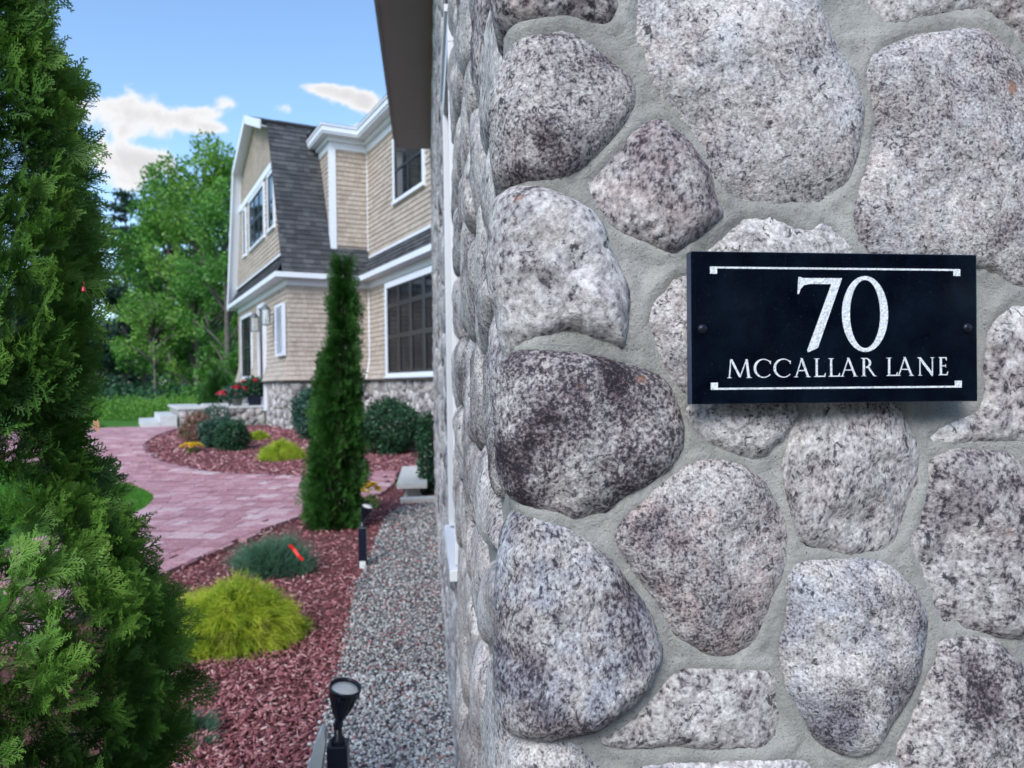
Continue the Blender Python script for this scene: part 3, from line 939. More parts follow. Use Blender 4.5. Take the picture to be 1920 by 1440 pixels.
def letter(ch, x0, x1, yt, yb):
    mb = MB()
    W_ = x1 - x0
    H_ = yb - yt
    X = lambda f: x0 + f * W_
    Y = lambda f: yt + f * H_
    def st(xa, ya, xb, yb_, th):
        th = th * .88
        flat(zp([(xa - th / 2, ya), (xa + th / 2, ya), (xb + th / 2, yb_), (xb - th / 2, yb_)]), mb=mb)
    if ch == 'M':
        st(X(.13), yt + 4, X(.07), yb - 2, 8)
        st(X(.15), yt, X(.53), yb - 6, 16)
        st(X(.82), yt + 2, X(.53), yb - 4, 7)
        st(X(.82), yt, X(.92), yb - 2, 16)
        serif(mb, X(.07), yb, 12, False); serif(mb, X(.93), yb, 16, False)
    elif ch == 'C':
        cx, cy = X(.545), (yt + yb) / 2
        o_, i_ = ring(cx, cy, W_ * .545, H_ * .51, W_ * .445, H_ * .46, cx + W_ * .035, 46, 318, 48)
        flat_ring(o_, i_, mb=mb)
        flat(zp([(o_[0][0] - 3, o_[0][1] - 3), (o_[0][0] + 6, o_[0][1] - 4), (o_[0][0] + 4, o_[0][1] + 18), (o_[0][0] - 1, o_[0][1] + 12)]), mb=mb)
    elif ch == 'A':
        st(X(.47), yt + 2, X(.13), yb - 2, 7)
        st(X(.46), yt - 3, X(.86), yb - 2, 15)
        flat(zp([(X(.30), Y(.62)), (X(.68), Y(.62)), (X(.70), Y(.67)), (X(.28), Y(.67))]), mb=mb)
        serif(mb, X(.12), yb, 12, False); serif(mb, X(.87), yb, 14, False)
    elif ch == 'L':
        st(X(.27), yt + 2, X(.27), yb - 2, 14)
        serif(mb, X(.27), yt, 16, True)
        flat(zp([(X(.05), yb), (X(.05), yb - 4), (X(.40), yb - 7), (X(.86), yb - 7), (X(1.0), yb - 24), (X(1.02), yb - 24), (X(.97), yb)]), mb=mb)
    elif ch == 'R':
        st(X(.20), yt + 2, X(.20), yb - 2, 14)
        serif(mb, X(.18), yt, 15, True); serif(mb, X(.20), yb, 15, False)
        flat_ring(*ring(X(.32), Y(.27), W_ * .34, H_ * .27, W_ * .19, H_ * .215, X(.33), -92, 92, 28), mb=mb)
        flat(zp([(X(.40), Y(.50)), (X(.55), Y(.50)), (X(.90), yb - 5), (X(1.02), yb), (X(.82), yb)]), mb=mb)
    elif ch == 'N':
        st(X(.16), yt + 3, X(.16), yb - 2, 7)
        flat(zp([(X(.0), yt), (X(.20), yt), (X(.86), yb - 14), (X(.86), yb + 3), (X(.80), yb + 3), (X(.12), yt + 12)]), mb=mb)
        st(X(.84), yt + 2, X(.84), yb - 4, 7)
        serif(mb, X(.16), yb, 12, False); serif(mb, X(.84), yt, 12, True)
    elif ch == 'E':
        st(X(.22), yt + 2, X(.22), yb - 2, 14)
        serif(mb, X(.2), yb, 13, False)
        flat(zp([(X(.0), yt), (X(.86), yt), (X(.88), yt + 20), (X(.82), yt + 20), (X(.72), yt + 7), (X(.0), yt + 5)]), mb=mb)
        flat(zp([(X(.35), Y(.45)), (X(.70), Y(.45)), (X(.76), Y(.38)), (X(.78), Y(.58)), (X(.70), Y(.51)), (X(.35), Y(.51))]), mb=mb)
        flat(zp([(X(.30), yb), (X(.30), yb - 7), (X(.84), yb - 7), (X(.97), yb - 24), (X(1.02), yb - 24), (X(.95), yb)]), mb=mb)
    mb.out('letter', M_LET, sign)
for ch, a, b_ in [('M', 306, 440), ('C', 458, 562), ('C', 575, 681), ('A', 697, 795), ('L', 814, 886), ('L', 902, 973), ('A', 974, 1082), ('R', 1100, 1197), ('L', 1256, 1326), ('A', 1320, 1428), ('N', 1448, 1562), ('E', 1584, 1641)]:
    yt_ = 760 - (a - 306) * .006
    letter(ch, a, b_, yt_, yt_ + 114 - (a - 306) * .0025)
M_SCREW = plain('black_screw', (.015, .018, .03), 0.35, .2, 30, metal=.6)
for fx, fy in ((.0375, .508), (.9625, .50)):
    q = MB()
    q.lathe([(.0001, -.0030), (.003, -.0028), (.0048, -.0016), (.0052, -.0002), (.0052, .001)], 24, M=Matrix.Translation((sx(fx), 0, sz(fy))) @ Matrix.Rotation(R(-90), 4, 'X'))
    so = q.out('screw', M_SCREW, sign, True)
    cr_ = MB().box(-.0022, .0022, -.0034, -.0027, -.0004, .0004, Matrix.Translation((sx(fx), 0, sz(fy)))).box(-.0004, .0004, -.0035, -.0028, -.0022, .0022, Matrix.Translation((sx(fx), 0, sz(fy))))
    cr_.out('cross_slot', M_BLACK, so)
# ------------------------------------------------------------------ ground
def leaf_mat(name, stops, rough=0.55, transl=0.25, seedscale=3.0, spec=0.35, fine=None):
    m, t, b = material(name)
    v = attrn(t, 'rnd')
    n = noise(t, N(t, 'ShaderNodeTexCoord').outputs['Object'], seedscale, 3)
    f = mathn(t, 'ADD', mathn(t, 'MULTIPLY', v, 0.65), mathn(t, 'MULTIPLY', mathn(t, 'SUBTRACT', n, 0.5), 0.9))
    f = mathn(t, 'ADD', f, 0.17)
    col = ramp(t, f, stops)
    setb(t, b, col=col, rough=rough, spec=spec)
    if transl:
        tr = N(t, 'ShaderNodeBsdfTranslucent')
        t.links.new(mixc(t, 1.0, col, (1.0, 1.25, .5), 'MULTIPLY'), tr.inputs[0])
        mx = N(t, 'ShaderNodeMixShader')
        mx.inputs[0].default_value = transl
        t.links.new(b.outputs[0], mx.inputs[1])
        t.links.new(tr.outputs[0], mx.inputs[2])
        t.links.new(mx.outputs[0], t.nodes['Material Output'].inputs[0])
    return m
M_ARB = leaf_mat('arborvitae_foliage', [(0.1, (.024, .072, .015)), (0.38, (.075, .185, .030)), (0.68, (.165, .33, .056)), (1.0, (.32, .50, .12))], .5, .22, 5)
M_ARB2 = leaf_mat('arborvitae_foliage_dark', [(0.1, (.012, .048, .010)), (0.5, (.032, .115, .018)), (0.9, (.075, .20, .035)), (1.0, (.10, .24, .05))], .55, .15, 6)
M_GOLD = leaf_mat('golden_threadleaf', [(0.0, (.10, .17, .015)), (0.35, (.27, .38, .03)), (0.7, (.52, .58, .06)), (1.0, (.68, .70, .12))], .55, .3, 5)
M_BLUEJ = leaf_mat('blue_green_juniper', [(0.0, (.03, .09, .055)), (0.5, (.07, .17, .11)), (1.0, (.14, .27, .19))], .6, .15, 8)
M_DARKSH = leaf_mat('dark_evergreen_leaf', [(0.0, (.008, .035, .018)), (0.5, (.02, .075, .035)), (1.0, (.06, .15, .06))], .45, .12, 6)
M_TEALSH = leaf_mat('dull_teal_leaf', [(0.0, (.012, .045, .032)), (0.5, (.035, .095, .065)), (1.0, (.08, .17, .12))], .5, .12, 6)
M_BURG = leaf_mat('burgundy_leaf', [(0.0, (.07, .12, .04)), (0.35, (.14, .13, .07)), (0.6, (.30, .13, .12)), (1.0, (.55, .36, .34))], .55, .2, 10)
M_DECID = leaf_mat('spring_deciduous_leaf', [(0.0, (.055, .145, .03)), (0.5, (.15, .31, .06)), (1.0, (.32, .50, .12))], .5, .4, .5)
M_DECID2 = leaf_mat('mid_green_leaf', [(0.0, (.035, .11, .025)), (0.5, (.09, .24, .045)), (1.0, (.19, .39, .08))], .5, .35, .5)
M_PINE = leaf_mat('white_pine_needles', [(0.0, (.010, .035, .025)), (0.5, (.022, .065, .042)), (1.0, (.05, .11, .065))], .6, .12, .6)
M_MEADOW = leaf_mat('meadow_weeds', [(0.0, (.05, .14, .02)), (0.5, (.11, .26, .04)), (1.0, (.20, .38, .07))], .55, .35, .6)
M_GRASSB = leaf_mat('lawn_blades', [(0.0, (.04, .14, .01)), (0.5, (.07, .24, .015)), (1.0, (.13, .33, .03))], .5, .3, 3)
M_YEL = plain('yellow_petals', (.85, .60, .02), .6, .15, 40)
M_REDP = plain('red_petals', (.55, .015, .05), .5, .3, 40)
M_BARK = plain('brown_bark', (.12, .085, .06), .9, .35, 25, .8, 60)
M_BARKG = plain('grey_bark', (.10, .09, .08), .9, .35, 6, .8, 20)

def tree_mesh_leaves(P, Nn, size, aspect, rg, droop=0.0, up=None):
    """quads at P with random tilt, two triangles' worth each"""
    n = len(P)
    a = rg.normal(size=(n, 3))
    if up is not None:
        a = a * .6 + up
    a /= np.linalg.norm(a, axis=1)[:, None]
    b_ = np.cross(a, rg.normal(size=(n, 3)))
    b_ /= np.linalg.norm(b_, axis=1)[:, None] + 1e-9
    s = size * rg.uniform(.6, 1.3, n)[:, None]
    a = a * s
    b_ = b_ * s * aspect
    V = np.stack([P, P + a * .5 + b_ * .5, P + a, P + a * .5 - b_ * .5], 1).reshape(-1, 3)
    F_ = np.arange(n * 4).reshape(-1, 4)
    rn = np.repeat(rg.uniform(0, 1, n), 4)
    return V, F_, rn

def gmat(name, stops, sc, b_s, extra=None):
    m, t, b = material(name)
    c = wpos(t)
    n = mathn(t, 'ADD', mathn(t, 'MULTIPLY', noise(t, c, sc, 6, .65), .6), mathn(t, 'MULTIPLY', noise(t, c, sc * 14, 4, .7), .4))
    setb(t, b, col=ramp(t, n, stops), rough=.95, spec=.2)
    bump(t, b, noise(t, c, b_s, 5, .7), .8, .02)
    return m
M_GROUND = gmat('grass_ground', [(0.3, (.03, .10, .012)), (0.55, (.055, .17, .02)), (0.75, (.10, .22, .035))], 1.2, 40)
M_SOIL = gmat('mulch_bed_base', [(0.3, (.06, .022, .022)), (0.5, (.16, .060, .060)), (0.7, (.30, .14, .135))], 26, 70)
M_GRAVB = gmat('gravel_bed_base', [(0.3, (.06, .065, .065)), (0.5, (.20, .21, .205)), (0.7, (.40, .41, .40))], 60, 120)
M_PATHB = gmat('joint_sand', [(0.3, (.19, .10, .115)), (0.6, (.26, .145, .16))], 20, 90)
M_MEADG = gmat('meadow_ground', [(0.3, (.04, .11, .018)), (0.6, (.09, .20, .035))], .8, 8)

gx = np.unique(np.r_[np.linspace(-600, -40, 20), np.linspace(-40, 40, 81), np.linspace(40, 600, 20)])
gy = np.unique(np.r_[np.linspace(-200, -10, 10), np.linspace(-10, 60, 71), np.linspace(60, 900, 25)])
X_, Y_ = np.meshgrid(gx, gy, indexing='ij')
V = np.stack([X_, Y_, terrain(X_, Y_)], -1).reshape(-1, 3)
i_, j_ = np.meshgrid(np.arange(len(gx) - 1), np.arange(len(gy) - 1), indexing='ij')
k_ = len(gy)
Fq = np.stack([i_ * k_ + j_, (i_ + 1) * k_ + j_, (i_ + 1) * k_ + j_ + 1, i_ * k_ + j_ + 1], -1).reshape(-1, 4)
structure(obj('ground', V, Fq, M_GROUND, None, True))

def inside(poly, X, Y):
    X = np.asarray(X); Y = np.asarray(Y)
    c_ = np.zeros(X.shape, bool)
    n = len(poly)
    for i in range(n):
        x0, y0 = poly[i]; x1, y1 = poly[(i + 1) % n]
        if y0 == y1:
            continue
        cr2 = ((y0 > Y) != (y1 > Y)) & (X < (x1 - x0) * (Y - y0) / (y1 - y0) + x0)
        c_ ^= cr2
    return c_
def sheet(name, poly, dz, mat, step=.5, rough=0.0):
    if area(poly) < 0:
        poly = poly[::-1]
    pts = []
    for i in range(len(poly)):
        a, b_ = Vector(poly[i]), Vector(poly[(i + 1) % len(poly)])
        k = max(1, int((b_ - a).length / step))
        pts += [a.lerp(b_, q / k) for q in range(k)]
    nb = len(pts)
    xs = [p.x for p in pts]; ys = [p.y for p in pts]
    gxx, gyy = np.meshgrid(np.arange(min(xs), max(xs), step), np.arange(min(ys), max(ys), step))
    gxx = gxx.ravel() + .01; gyy = gyy.ravel() + .013
    k = inside(poly, gxx, gyy)
    pts += [Vector((float(a), float(b_))) for a, b_ in zip(gxx[k], gyy[k])]
    ed = [(i, (i + 1) % nb) for i in range(nb)]
    vo, _, fo, _, _, _ = delaunay_2d_cdt(pts, ed, [], 1, 1e-5)
    V = np.array([(v.x, v.y, 0) for v in vo])
    V[:, 2] = terrain(V[:, 0], V[:, 1]) + dz
    if rough:
        V[:, 2] += (fbm(V, 2.2, 4, 3)) * rough
    return structure(obj(name, V, [tuple(f) for f in fo], mat, None, True))
def GP(L): return [(G(x, y).x, G(x, y).y) for x, y in L]
def sm(P, it=2): return [tuple(map(float, q)) for q in P] if it == 0 else chaikin_open(P, it)
def chaikin_open(P, it=2):
    for _ in range(it):
        Q = [P[0]]
        for i in range(len(P) - 1):
            a, b_ = P[i], P[i + 1]
            Q += [(a[0] * .75 + b_[0] * .25, a[1] * .75 + b_[1] * .25), (a[0] * .25 + b_[0] * .75, a[1] * .25 + b_[1] * .75)]
        Q.append(P[-1])
        P = Q
    return P
path_near = chaikin_open(GP([(40, 1230), (180, 1150), (305, 1087), (350, 1068), (410, 1038), (460, 1013), (520, 992), (575, 972), (640, 950), (700, 938), (722, 928), (738, 912)]), 1)
path_far = chaikin_open(GP([(748, 890), (720, 889), (690, 893), (573, 899), (462, 896), (375, 889), (331, 879), (287, 866), (266, 848), (270, 836), (287, 824), (310, 813), (335, 806)]), 2)
path_top = GP([(325, 801), (228, 804), (100, 808), (-100, 815)])
path_left = GP([(-160, 850), (40, 868), (120, 883), (200, 897), (241, 909), (275, 922), (290, 934), (287, 947), (264, 966), (235, 978), (180, 995), (20, 1040)])
path_poly = path_near + path_far + path_top + path_left
grav_l = [(-.60, .5), (-.66, 2.0)] + GP([(590, 1440), (640, 1262), (655, 1180), (664, 1110), (690, 1060), (708, 1010), (722, 975), (748, 955)])
wall_f = lambda y: (.0725 + .055) - .1159 * y
grav_poly = chaikin_open(grav_l, 1) + [(wall_f(9.1) + .1, 9.1), (wall_f(.9) + .1, .9), (wall_f(.5) + .3, .5)]
bed_poly = path_near + GP([(760, 905), (800, 900)]) + [(-.70, 10.6), (-.55, 9.4)] + [(wall_f(9.0) + .2, 9.0)] + [(wall_f(.5) + .3, .5), (-4.5, .5), (-4.5, 3.4)]
isl_poly = path_far[:-1] + GP([(345, 803), (372, 800)]) + [(-7.2, 21.5), (-5.6, 21.5), (-1.0, 21.0), (1.5, 15.0), (1.5, 10.2), (-.6, 10.2)]
lawn_poly = GP([(-160, 852), (40, 870), (120, 885), (200, 899), (241, 911), (274, 924), (288, 935), (285, 946), (262, 964), (235, 975), (180, 992), (20, 1037), (-300, 1100)])
sheet('unseen_bounce_sheet', [(-4.6, -9), (9, -9), (9, .48), (-4.6, .48)], .014, gmat('neutral_bounce_ground', [(0.3, (.19, .165, .155)), (0.6, (.31, .27, .255))], 8, 60), 1.0)  # unseen sheet added so neutral light, not grass green, bounces onto the wall
structure(sheet('mulch_bed', bed_poly, .012, M_SOIL, .4, .02))
sheet('planting_bed', isl_poly, .016, M_SOIL, .5, .02)
sheet('gravel_strip', grav_poly, .030, M_GRAVB, .2, .012)
sheet('lawn_patch', lawn_poly, .035, M_GROUND, .4)
pathway = sheet('path', path_poly, .020, M_PATHB, .5)

# pavers ---------------------------------------------------------------------
m, t, b = material('red_tumbled_paver')
c = wpos(t)
rn = N(t, 'ShaderNodeObjectInfo').outputs['Random']
at_ = attrn(t, 'rnd')
rr = mathn(t, 'FRACT', mathn(t, 'ADD', rn, at_))
pc = ramp(t, rr, [(0.0, (.37, .185, .21)), (0.35, (.45, .24, .27)), (0.7, (.50, .285, .315)), (0.9, (.57, .38, .40)), (1.0, (.64, .50, .51))])
pn = noise(t, c, 7, 5, .65)
pc = mixc(t, mathn(t, 'MULTIPLY', smooth(t, pn, .5, .72), .6), pc, (.60, .46, .47))
pc = mixc(t, smooth(t, noise(t, c, 45, 4, .7), .52, .38), pc, mixc(t, 1.0, pc, (.62, .55, .58), 'MULTIPLY'))
setb(t, b, col=pc, rough=.85, spec=.25)
bump(t, b, noise(t, c, 130, 4, .7), .6, .003)
M_PAVER = m
ang = R(-8)
ca, sa_ = math.cos(ang), math.sin(ang)
def clip_convex(sub, conv):
    out = sub
    n = len(conv)
    for i in range(n):
        a, b_ = conv[i], conv[(i + 1) % n]
        ex_, ey_ = b_[0] - a[0], b_[1] - a[1]
        L = math.hypot(ex_, ey_)
        nn = (ey_ / L, -ex_ / L)
        out = clip_half(out, a, nn)
        if len(out) < 3:
            return []
    return out
pav = []
field = []
# soldier course along the near edge, field inside
def ribbon(line, wdt, step_, side):
    res = []
    d = [0]
    for i in range(1, len(line)):
        d.append(d[-1] + math.dist(line[i], line[i - 1]))
    n = int(d[-1] / step_)
    lx = [p[0] for p in line]; ly = [p[1] for p in line]
    P = [(np.interp(k * d[-1] / n, d, lx), np.interp(k * d[-1] / n, d, ly)) for k in range(n + 1)]
    nrm = []
    for k in range(n + 1):
        a, b_ = P[max(k - 1, 0)], P[min(k + 1, n)]
        L = math.dist(a, b_) + 1e-9
        nrm.append((-(b_[1] - a[1]) / L * side, (b_[0] - a[0]) / L * side))
    for k in range(n):
        g = .04
        a0 = (P[k][0] * (1 - g) + P[k + 1][0] * g, P[k][1] * (1 - g) + P[k + 1][1] * g)
        a1 = (P[k][0] * g + P[k + 1][0] * (1 - g), P[k][1] * g + P[k + 1][1] * (1 - g))
        res.append([a0, a1, (a1[0] + nrm[k + 1][0] * wdt, a1[1] + nrm[k + 1][1] * wdt), (a0[0] + nrm[k][0] * wdt, a0[1] + nrm[k][1] * wdt)])
    return res, P, nrm
lawn_edge = [p for p in path_left[4:]]
r1, P1, N1 = ribbon(path_near, .20, .26, 1)
r2, P2, N2 = ribbon(path_far, .20, .26, 1)
r3, P3_, N3 = ribbon(chaikin_open(path_left, 1), .20, .26, 1)
border_pts = []
for (P_, N_) in ((P1, N1), (P2, N2), (P3_, N3)):
    for p, n in zip(P_, N_):
        border_pts.append((p[0] + n[0] * .10, p[1] + n[1] * .10))
kb = kdtree.KDTree(len(border_pts))
for i, q in enumerate(border_pts):
    kb.insert((q[0], q[1], 0), i)
kb.balance()
pav += r1 + r2 + r3
edge_ids = set(id(q) for q in pav)
cx, cy = -3.0, 8.0
rr_ = np.random.default_rng(5)
v_ = -8.0
rows = [.12, .18, .24]
k = 0
while v_ < 19:
    h_ = [.23, .155, .23, .23, .155][k % 5]
    k += 1
    u_ = -14.0 + rr_.uniform(0, .3)
    while u_ < 5:
        l_ = rr_.choice([.155, .23, .31, .36])
        mx_, my_ = u_ + l_ / 2, v_ + h_ / 2
        wx, wy = cx + mx_ * ca - my_ * sa_, cy + mx_ * sa_ + my_ * ca
        if wy > 4.5 and wy < 26 and inside(path_poly, np.array([wx]), np.array([wy]))[0] and kb.find((wx, wy, 0))[2] > .065:
            g = .0055
            pav.append([(cx + a * ca - b_ * sa_, cy + a * sa_ + b_ * ca) for a, b_ in ((u_ + g, v_ + g), (u_ + l_ - g, v_ + g), (u_ + l_ - g, v_ + h_ - g), (u_ + g, v_ + h_ - g))])
        u_ += l_
    v_ += h_
def paver_geo(q, rg, top=0.0):
    q = np.array(q)
    if area([tuple(p) for p in q]) < 0:
        q = q[::-1]
    c0 = q.mean(0)
    z0 = float(terrain(c0[0], c0[1])) + .014
    tz = .036 + top + rg.uniform(0, .0025)
    tl = rg.normal(0, .006, 2)
    q2 = c0 + (q - c0) * .97
    tp = z0 + tz + (q2 - c0) @ tl * .6
    md = z0 + tz - .003 + (q - c0) @ tl
    V = np.r_[np.c_[q, np.full(4, z0)], np.c_[q, md], np.c_[q2, tp]]
    Fc = []
    for a in (0, 4):
        for i in range(4):
            Fc.append((a + i, a + (i + 1) % 4, a + 4 + (i + 1) % 4, a + 4 + i))
    Fc.append((8, 9, 10, 11))
    return V, Fc, c0, z0
def pkey(q):
    c0 = np.mean(q, axis=0)
    # visible in the frame, nearest first
    px = 960 + 1380 * c0[0] / c0[1]
    return c0[1] + (0 if 225 < px < 800 else 40)
pav.sort(key=pkey)
rv, rfc, ra, nv_ = [], [], [], 0
for i, q in enumerate(pav):
    rg = np.random.default_rng(9000 + i)
    V, Fc, c0, z0 = paver_geo(q, rg, .006 if id(q) in edge_ids else 0)
    if i < 290:
        ce = np.array([c0[0], c0[1], z0])
        obj('paver', V - ce, Fc, M_PAVER, pathway, loc=tuple(ce))
    else:
        rv.append(V)
        rfc += [tuple(x + nv_ for x in f) for f in Fc]
        nv_ += len(V)
        ra += [rg.uniform()] * len(V)
stuff(obj('paving', np.concatenate(rv), rfc, M_PAVER, pathway, attr={'rnd': ra}))

# chips and pebbles -----------------------------------------------------------
def scatter(poly, n, rg, ymin, ymax, power=2.0, xr=None):
    """random ground points, density falling with distance"""
    out = []
    tot = 0
    xs = [p[0] for p in poly]
    while tot < n:
        u_ = rg.uniform(0, 1, n)
        a = 1 - power
        Y = (ymin ** a + u_ * (ymax ** a - ymin ** a)) ** (1 / a) if power != 1 else ymin * (ymax / ymin) ** u_
        X = rg.uniform(-.56, .02, n) * Y if xr is None else rg.uniform(xr[0], xr[1], n)
        k = inside(poly, X, Y)
        out.append(np.c_[X[k], Y[k]])
        tot += k.sum()
    return np.concatenate(out)[:n]
BOXV = np.array([(x, y, z) for z in (-.5, .5) for y in (-.5, .5) for x in (-.5, .5)], float)
BOXF = np.array([(4, 5, 7, 6), (0, 1, 5, 4), (2, 6, 7, 3), (0, 4, 6, 2), (1, 3, 7, 5)])
def rotm(rg, n, tilt):
    th = rg.uniform(0, 2 * math.pi, n)
    ax = rg.normal(0, tilt, n); ay = rg.normal(0, tilt, n)
    c_, s_ = np.cos(th), np.sin(th)
    z0 = np.zeros(n); o1 = np.ones(n)
    Rz = np.stack([np.stack([c_, -s_, z0], -1), np.stack([s_, c_, z0], -1), np.stack([z0, z0, o1], -1)], 1)
    Rx = np.stack([np.stack([o1, z0, z0], -1), np.stack([z0, np.cos(ax), -np.sin(ax)], -1), np.stack([z0, np.sin(ax), np.cos(ax)], -1)], 1)
    Ry = np.stack([np.stack([np.cos(ay), z0, np.sin(ay)], -1), np.stack([z0, o1, z0], -1), np.stack([-np.sin(ay), z0, np.cos(ay)], -1)], 1)
    return Rz @ Rx @ Ry
m, t, b = material('red_dyed_wood_chip')
v = attrn(t, 'rnd')
c = wpos(t)
cc_ = ramp(t, v, [(0.0, (.12, .035, .044)), (0.3, (.27, .090, .105)), (0.6, (.43, .185, .20)), (0.85, (.60, .36, .36)), (1.0, (.78, .62, .60))])
cc_ = mixc(t, mathn(t, 'MULTIPLY', noise(t, c, 90, 3), .5), cc_, mixc(t, 1.0, cc_, (.6, .5, .5), 'MULTIPLY'))
setb(t, b, col=cc_, rough=.8, spec=.3)
M_CHIP = m
def chips(name, poly, n, dz, seed, ymin, ymax, power, xr=None, szk=1.0):
    rg = np.random.default_rng(seed)
    P = scatter(poly, n, rg, ymin, ymax, power, xr)
    P[:, 0] += rg.normal(0, .022, n) * (P[:, 0] > -.15 * P[:, 1] - .7)
    Rm = rotm(rg, n, .38)
    far_ = 1 + np.clip((P[:, 1] - 4) / 9, 0, 1.5)
    sc = np.stack([rg.uniform(.014, .044, n) * far_, rg.uniform(.005, .012, n) * far_, rg.uniform(.003, .007, n) * far_], 1) * szk
    tap = BOXV.copy()
    tap[:, 1] *= 1 - .45 * (tap[:, 0] > 0)
    L = tap[None] * sc[:, None, :]
    W = np.einsum('nij,nkj->nki', Rm, L)
    z = terrain(P[:, 0], P[:, 1]) + dz + rg.uniform(-.004, .018, n)
    W += np.c_[P, z][:, None, :]
    Fn = (BOXF[None] + (np.arange(n) * 8)[:, None, None]).reshape(-1, 4)
    rn_ = np.repeat(np.clip(rg.beta(1.6, 1.9, n), 0, 1), 8)
    return stuff(tag(obj(name, W.reshape(-1, 3), Fn, M_CHIP, None, False, {'rnd': rn_}), 'red dyed wood chip mulch ' + ('between the path and the grey gravel strip' if name == 'mulch' else 'in the curved bed before the house'), 'mulch'))
chips('mulch', bed_poly, 32000, .020, 21, 1.7, 11.0, 2.2)
chips('mulch', isl_poly, 9000, .024, 22, 10.2, 20.0, 1.6, None, 1.1)
# icosahedron pebbles
ph = (1 + 5 ** .5) / 2
IV = np.array([(-1, ph, 0), (1, ph, 0), (-1, -ph, 0), (1, -ph, 0), (0, -1, ph), (0, 1, ph), (0, -1, -ph), (0, 1, -ph), (ph, 0, -1), (ph, 0, 1), (-ph, 0, -1), (-ph, 0, 1)], float) / math.sqrt(1 + ph * ph)
IF = np.array([(0, 11, 5), (0, 5, 1), (0, 1, 7), (0, 7, 10), (0, 10, 11), (1, 5, 9), (5, 11, 4), (11, 10, 2), (10, 7, 6), (7, 1, 8), (3, 9, 4), (3, 4, 2), (3, 2, 6), (3, 6, 8), (3, 8, 9), (4, 9, 5), (2, 4, 11), (6, 2, 10), (8, 6, 7), (9, 8, 1)])
m, t, b = material('crushed_stone')
v = attrn(t, 'rnd')
c = wpos(t)
pcx = ramp(t, v, [(0.0, (.05, .055, .07)), (0.12, (.12, .13, .155)), (0.35, (.38, .385, .38)), (0.6, (.54, .545, .53)), (0.85, (.70, .71, .70)), (0.93, (.72, .72, .71)), (0.955, (.45, .26, .24)), (1.0, (.50, .33, .31))])
pcx = mixc(t, smooth(t, noise(t, c, 240, 3, .6), .5, .35), pcx, mixc(t, 1.0, pcx, (.5, .5, .52), 'MULTIPLY'))
setb(t, b, col=pcx, rough=.8, spec=.3)
M_PEB = m
rg = np.random.default_rng(31)
n = 36000
P = scatter(grav_poly, n, rg, 1.8, 9.1, 1.9, None)
P[:, 0] += rg.normal(0, .018, n)
edge_n = 500
Rm = rotm(rg, n, .6)
s0 = rg.uniform(.0045, .0105, n) * (1 + np.clip((P[:, 1] - 3.2) / 8, 0, 1))
sc = s0[:, None] * np.stack([rg.uniform(.9, 1.5, n), rg.uniform(.7, 1.1, n), rg.uniform(.5, .9, n)], 1)
L = (IV[None] * (1 + rg.normal(0, .10, (n, 12, 1)))) * sc[:, None, :]
W = np.einsum('nij,nkj->nki', Rm, L)
W += np.c_[P, terrain(P[:, 0], P[:, 1]) + .034 + rg.uniform(-.003, .012, n)][:, None, :]
nearp = P[:, 1] < 3.7
OF = np.array([(0, 11, 4), (0, 4, 9), (0, 9, 7), (0, 7, 11), (3, 4, 11), (3, 9, 4), (3, 7, 9), (3, 11, 7)])
Fn = np.concatenate([(IF[None] + (np.nonzero(nearp)[0] * 12)[:, None, None]).reshape(-1, 3), (OF[None] + (np.nonzero(~nearp)[0] * 12)[:, None, None]).reshape(-1, 3)])
stuff(tag(obj('gravel', W.reshape(-1, 3), Fn, M_PEB, None, False, {'rnd': np.repeat(rg.uniform(0, 1, n), 12)}), 'grey crushed stone gravel along the foot of the fieldstone wall', 'gravel'))
# lawn blades
def blades(name, poly, n, dz, seed, ymin, ymax, power, xr, hmin, hmax, wd, label):
    rg = np.random.default_rng(seed)
    P = scatter(poly, n, rg, ymin, ymax, power, xr)
    z = terrain(P[:, 0], P[:, 1]) + dz
    th = rg.uniform(0, 2 * math.pi, n)
    d = np.stack([np.cos(th), np.sin(th), np.zeros(n)], 1)
    h_ = rg.uniform(hmin, hmax, n)
    ln = rg.normal(0, .35, (n, 2)) * h_[:, None]
    B0 = np.c_[P, z]
    V = np.stack([B0 - d * wd, B0 + d * wd, B0 + np.c_[ln, h_]], 1).reshape(-1, 3)
    return stuff(tag(obj(name, V, np.arange(n * 3).reshape(-1, 3), M_GRASSB, None, False, {'rnd': np.repeat(rg.uniform(0, 1, n), 3)}), label, 'grass'))
blades('grass', lawn_poly, 26000, .03, 41, 7.5, 13.5, 2.0, (-8, -4.2), .02, .05, .004, 'mown green lawn corner inside the bend of the path')
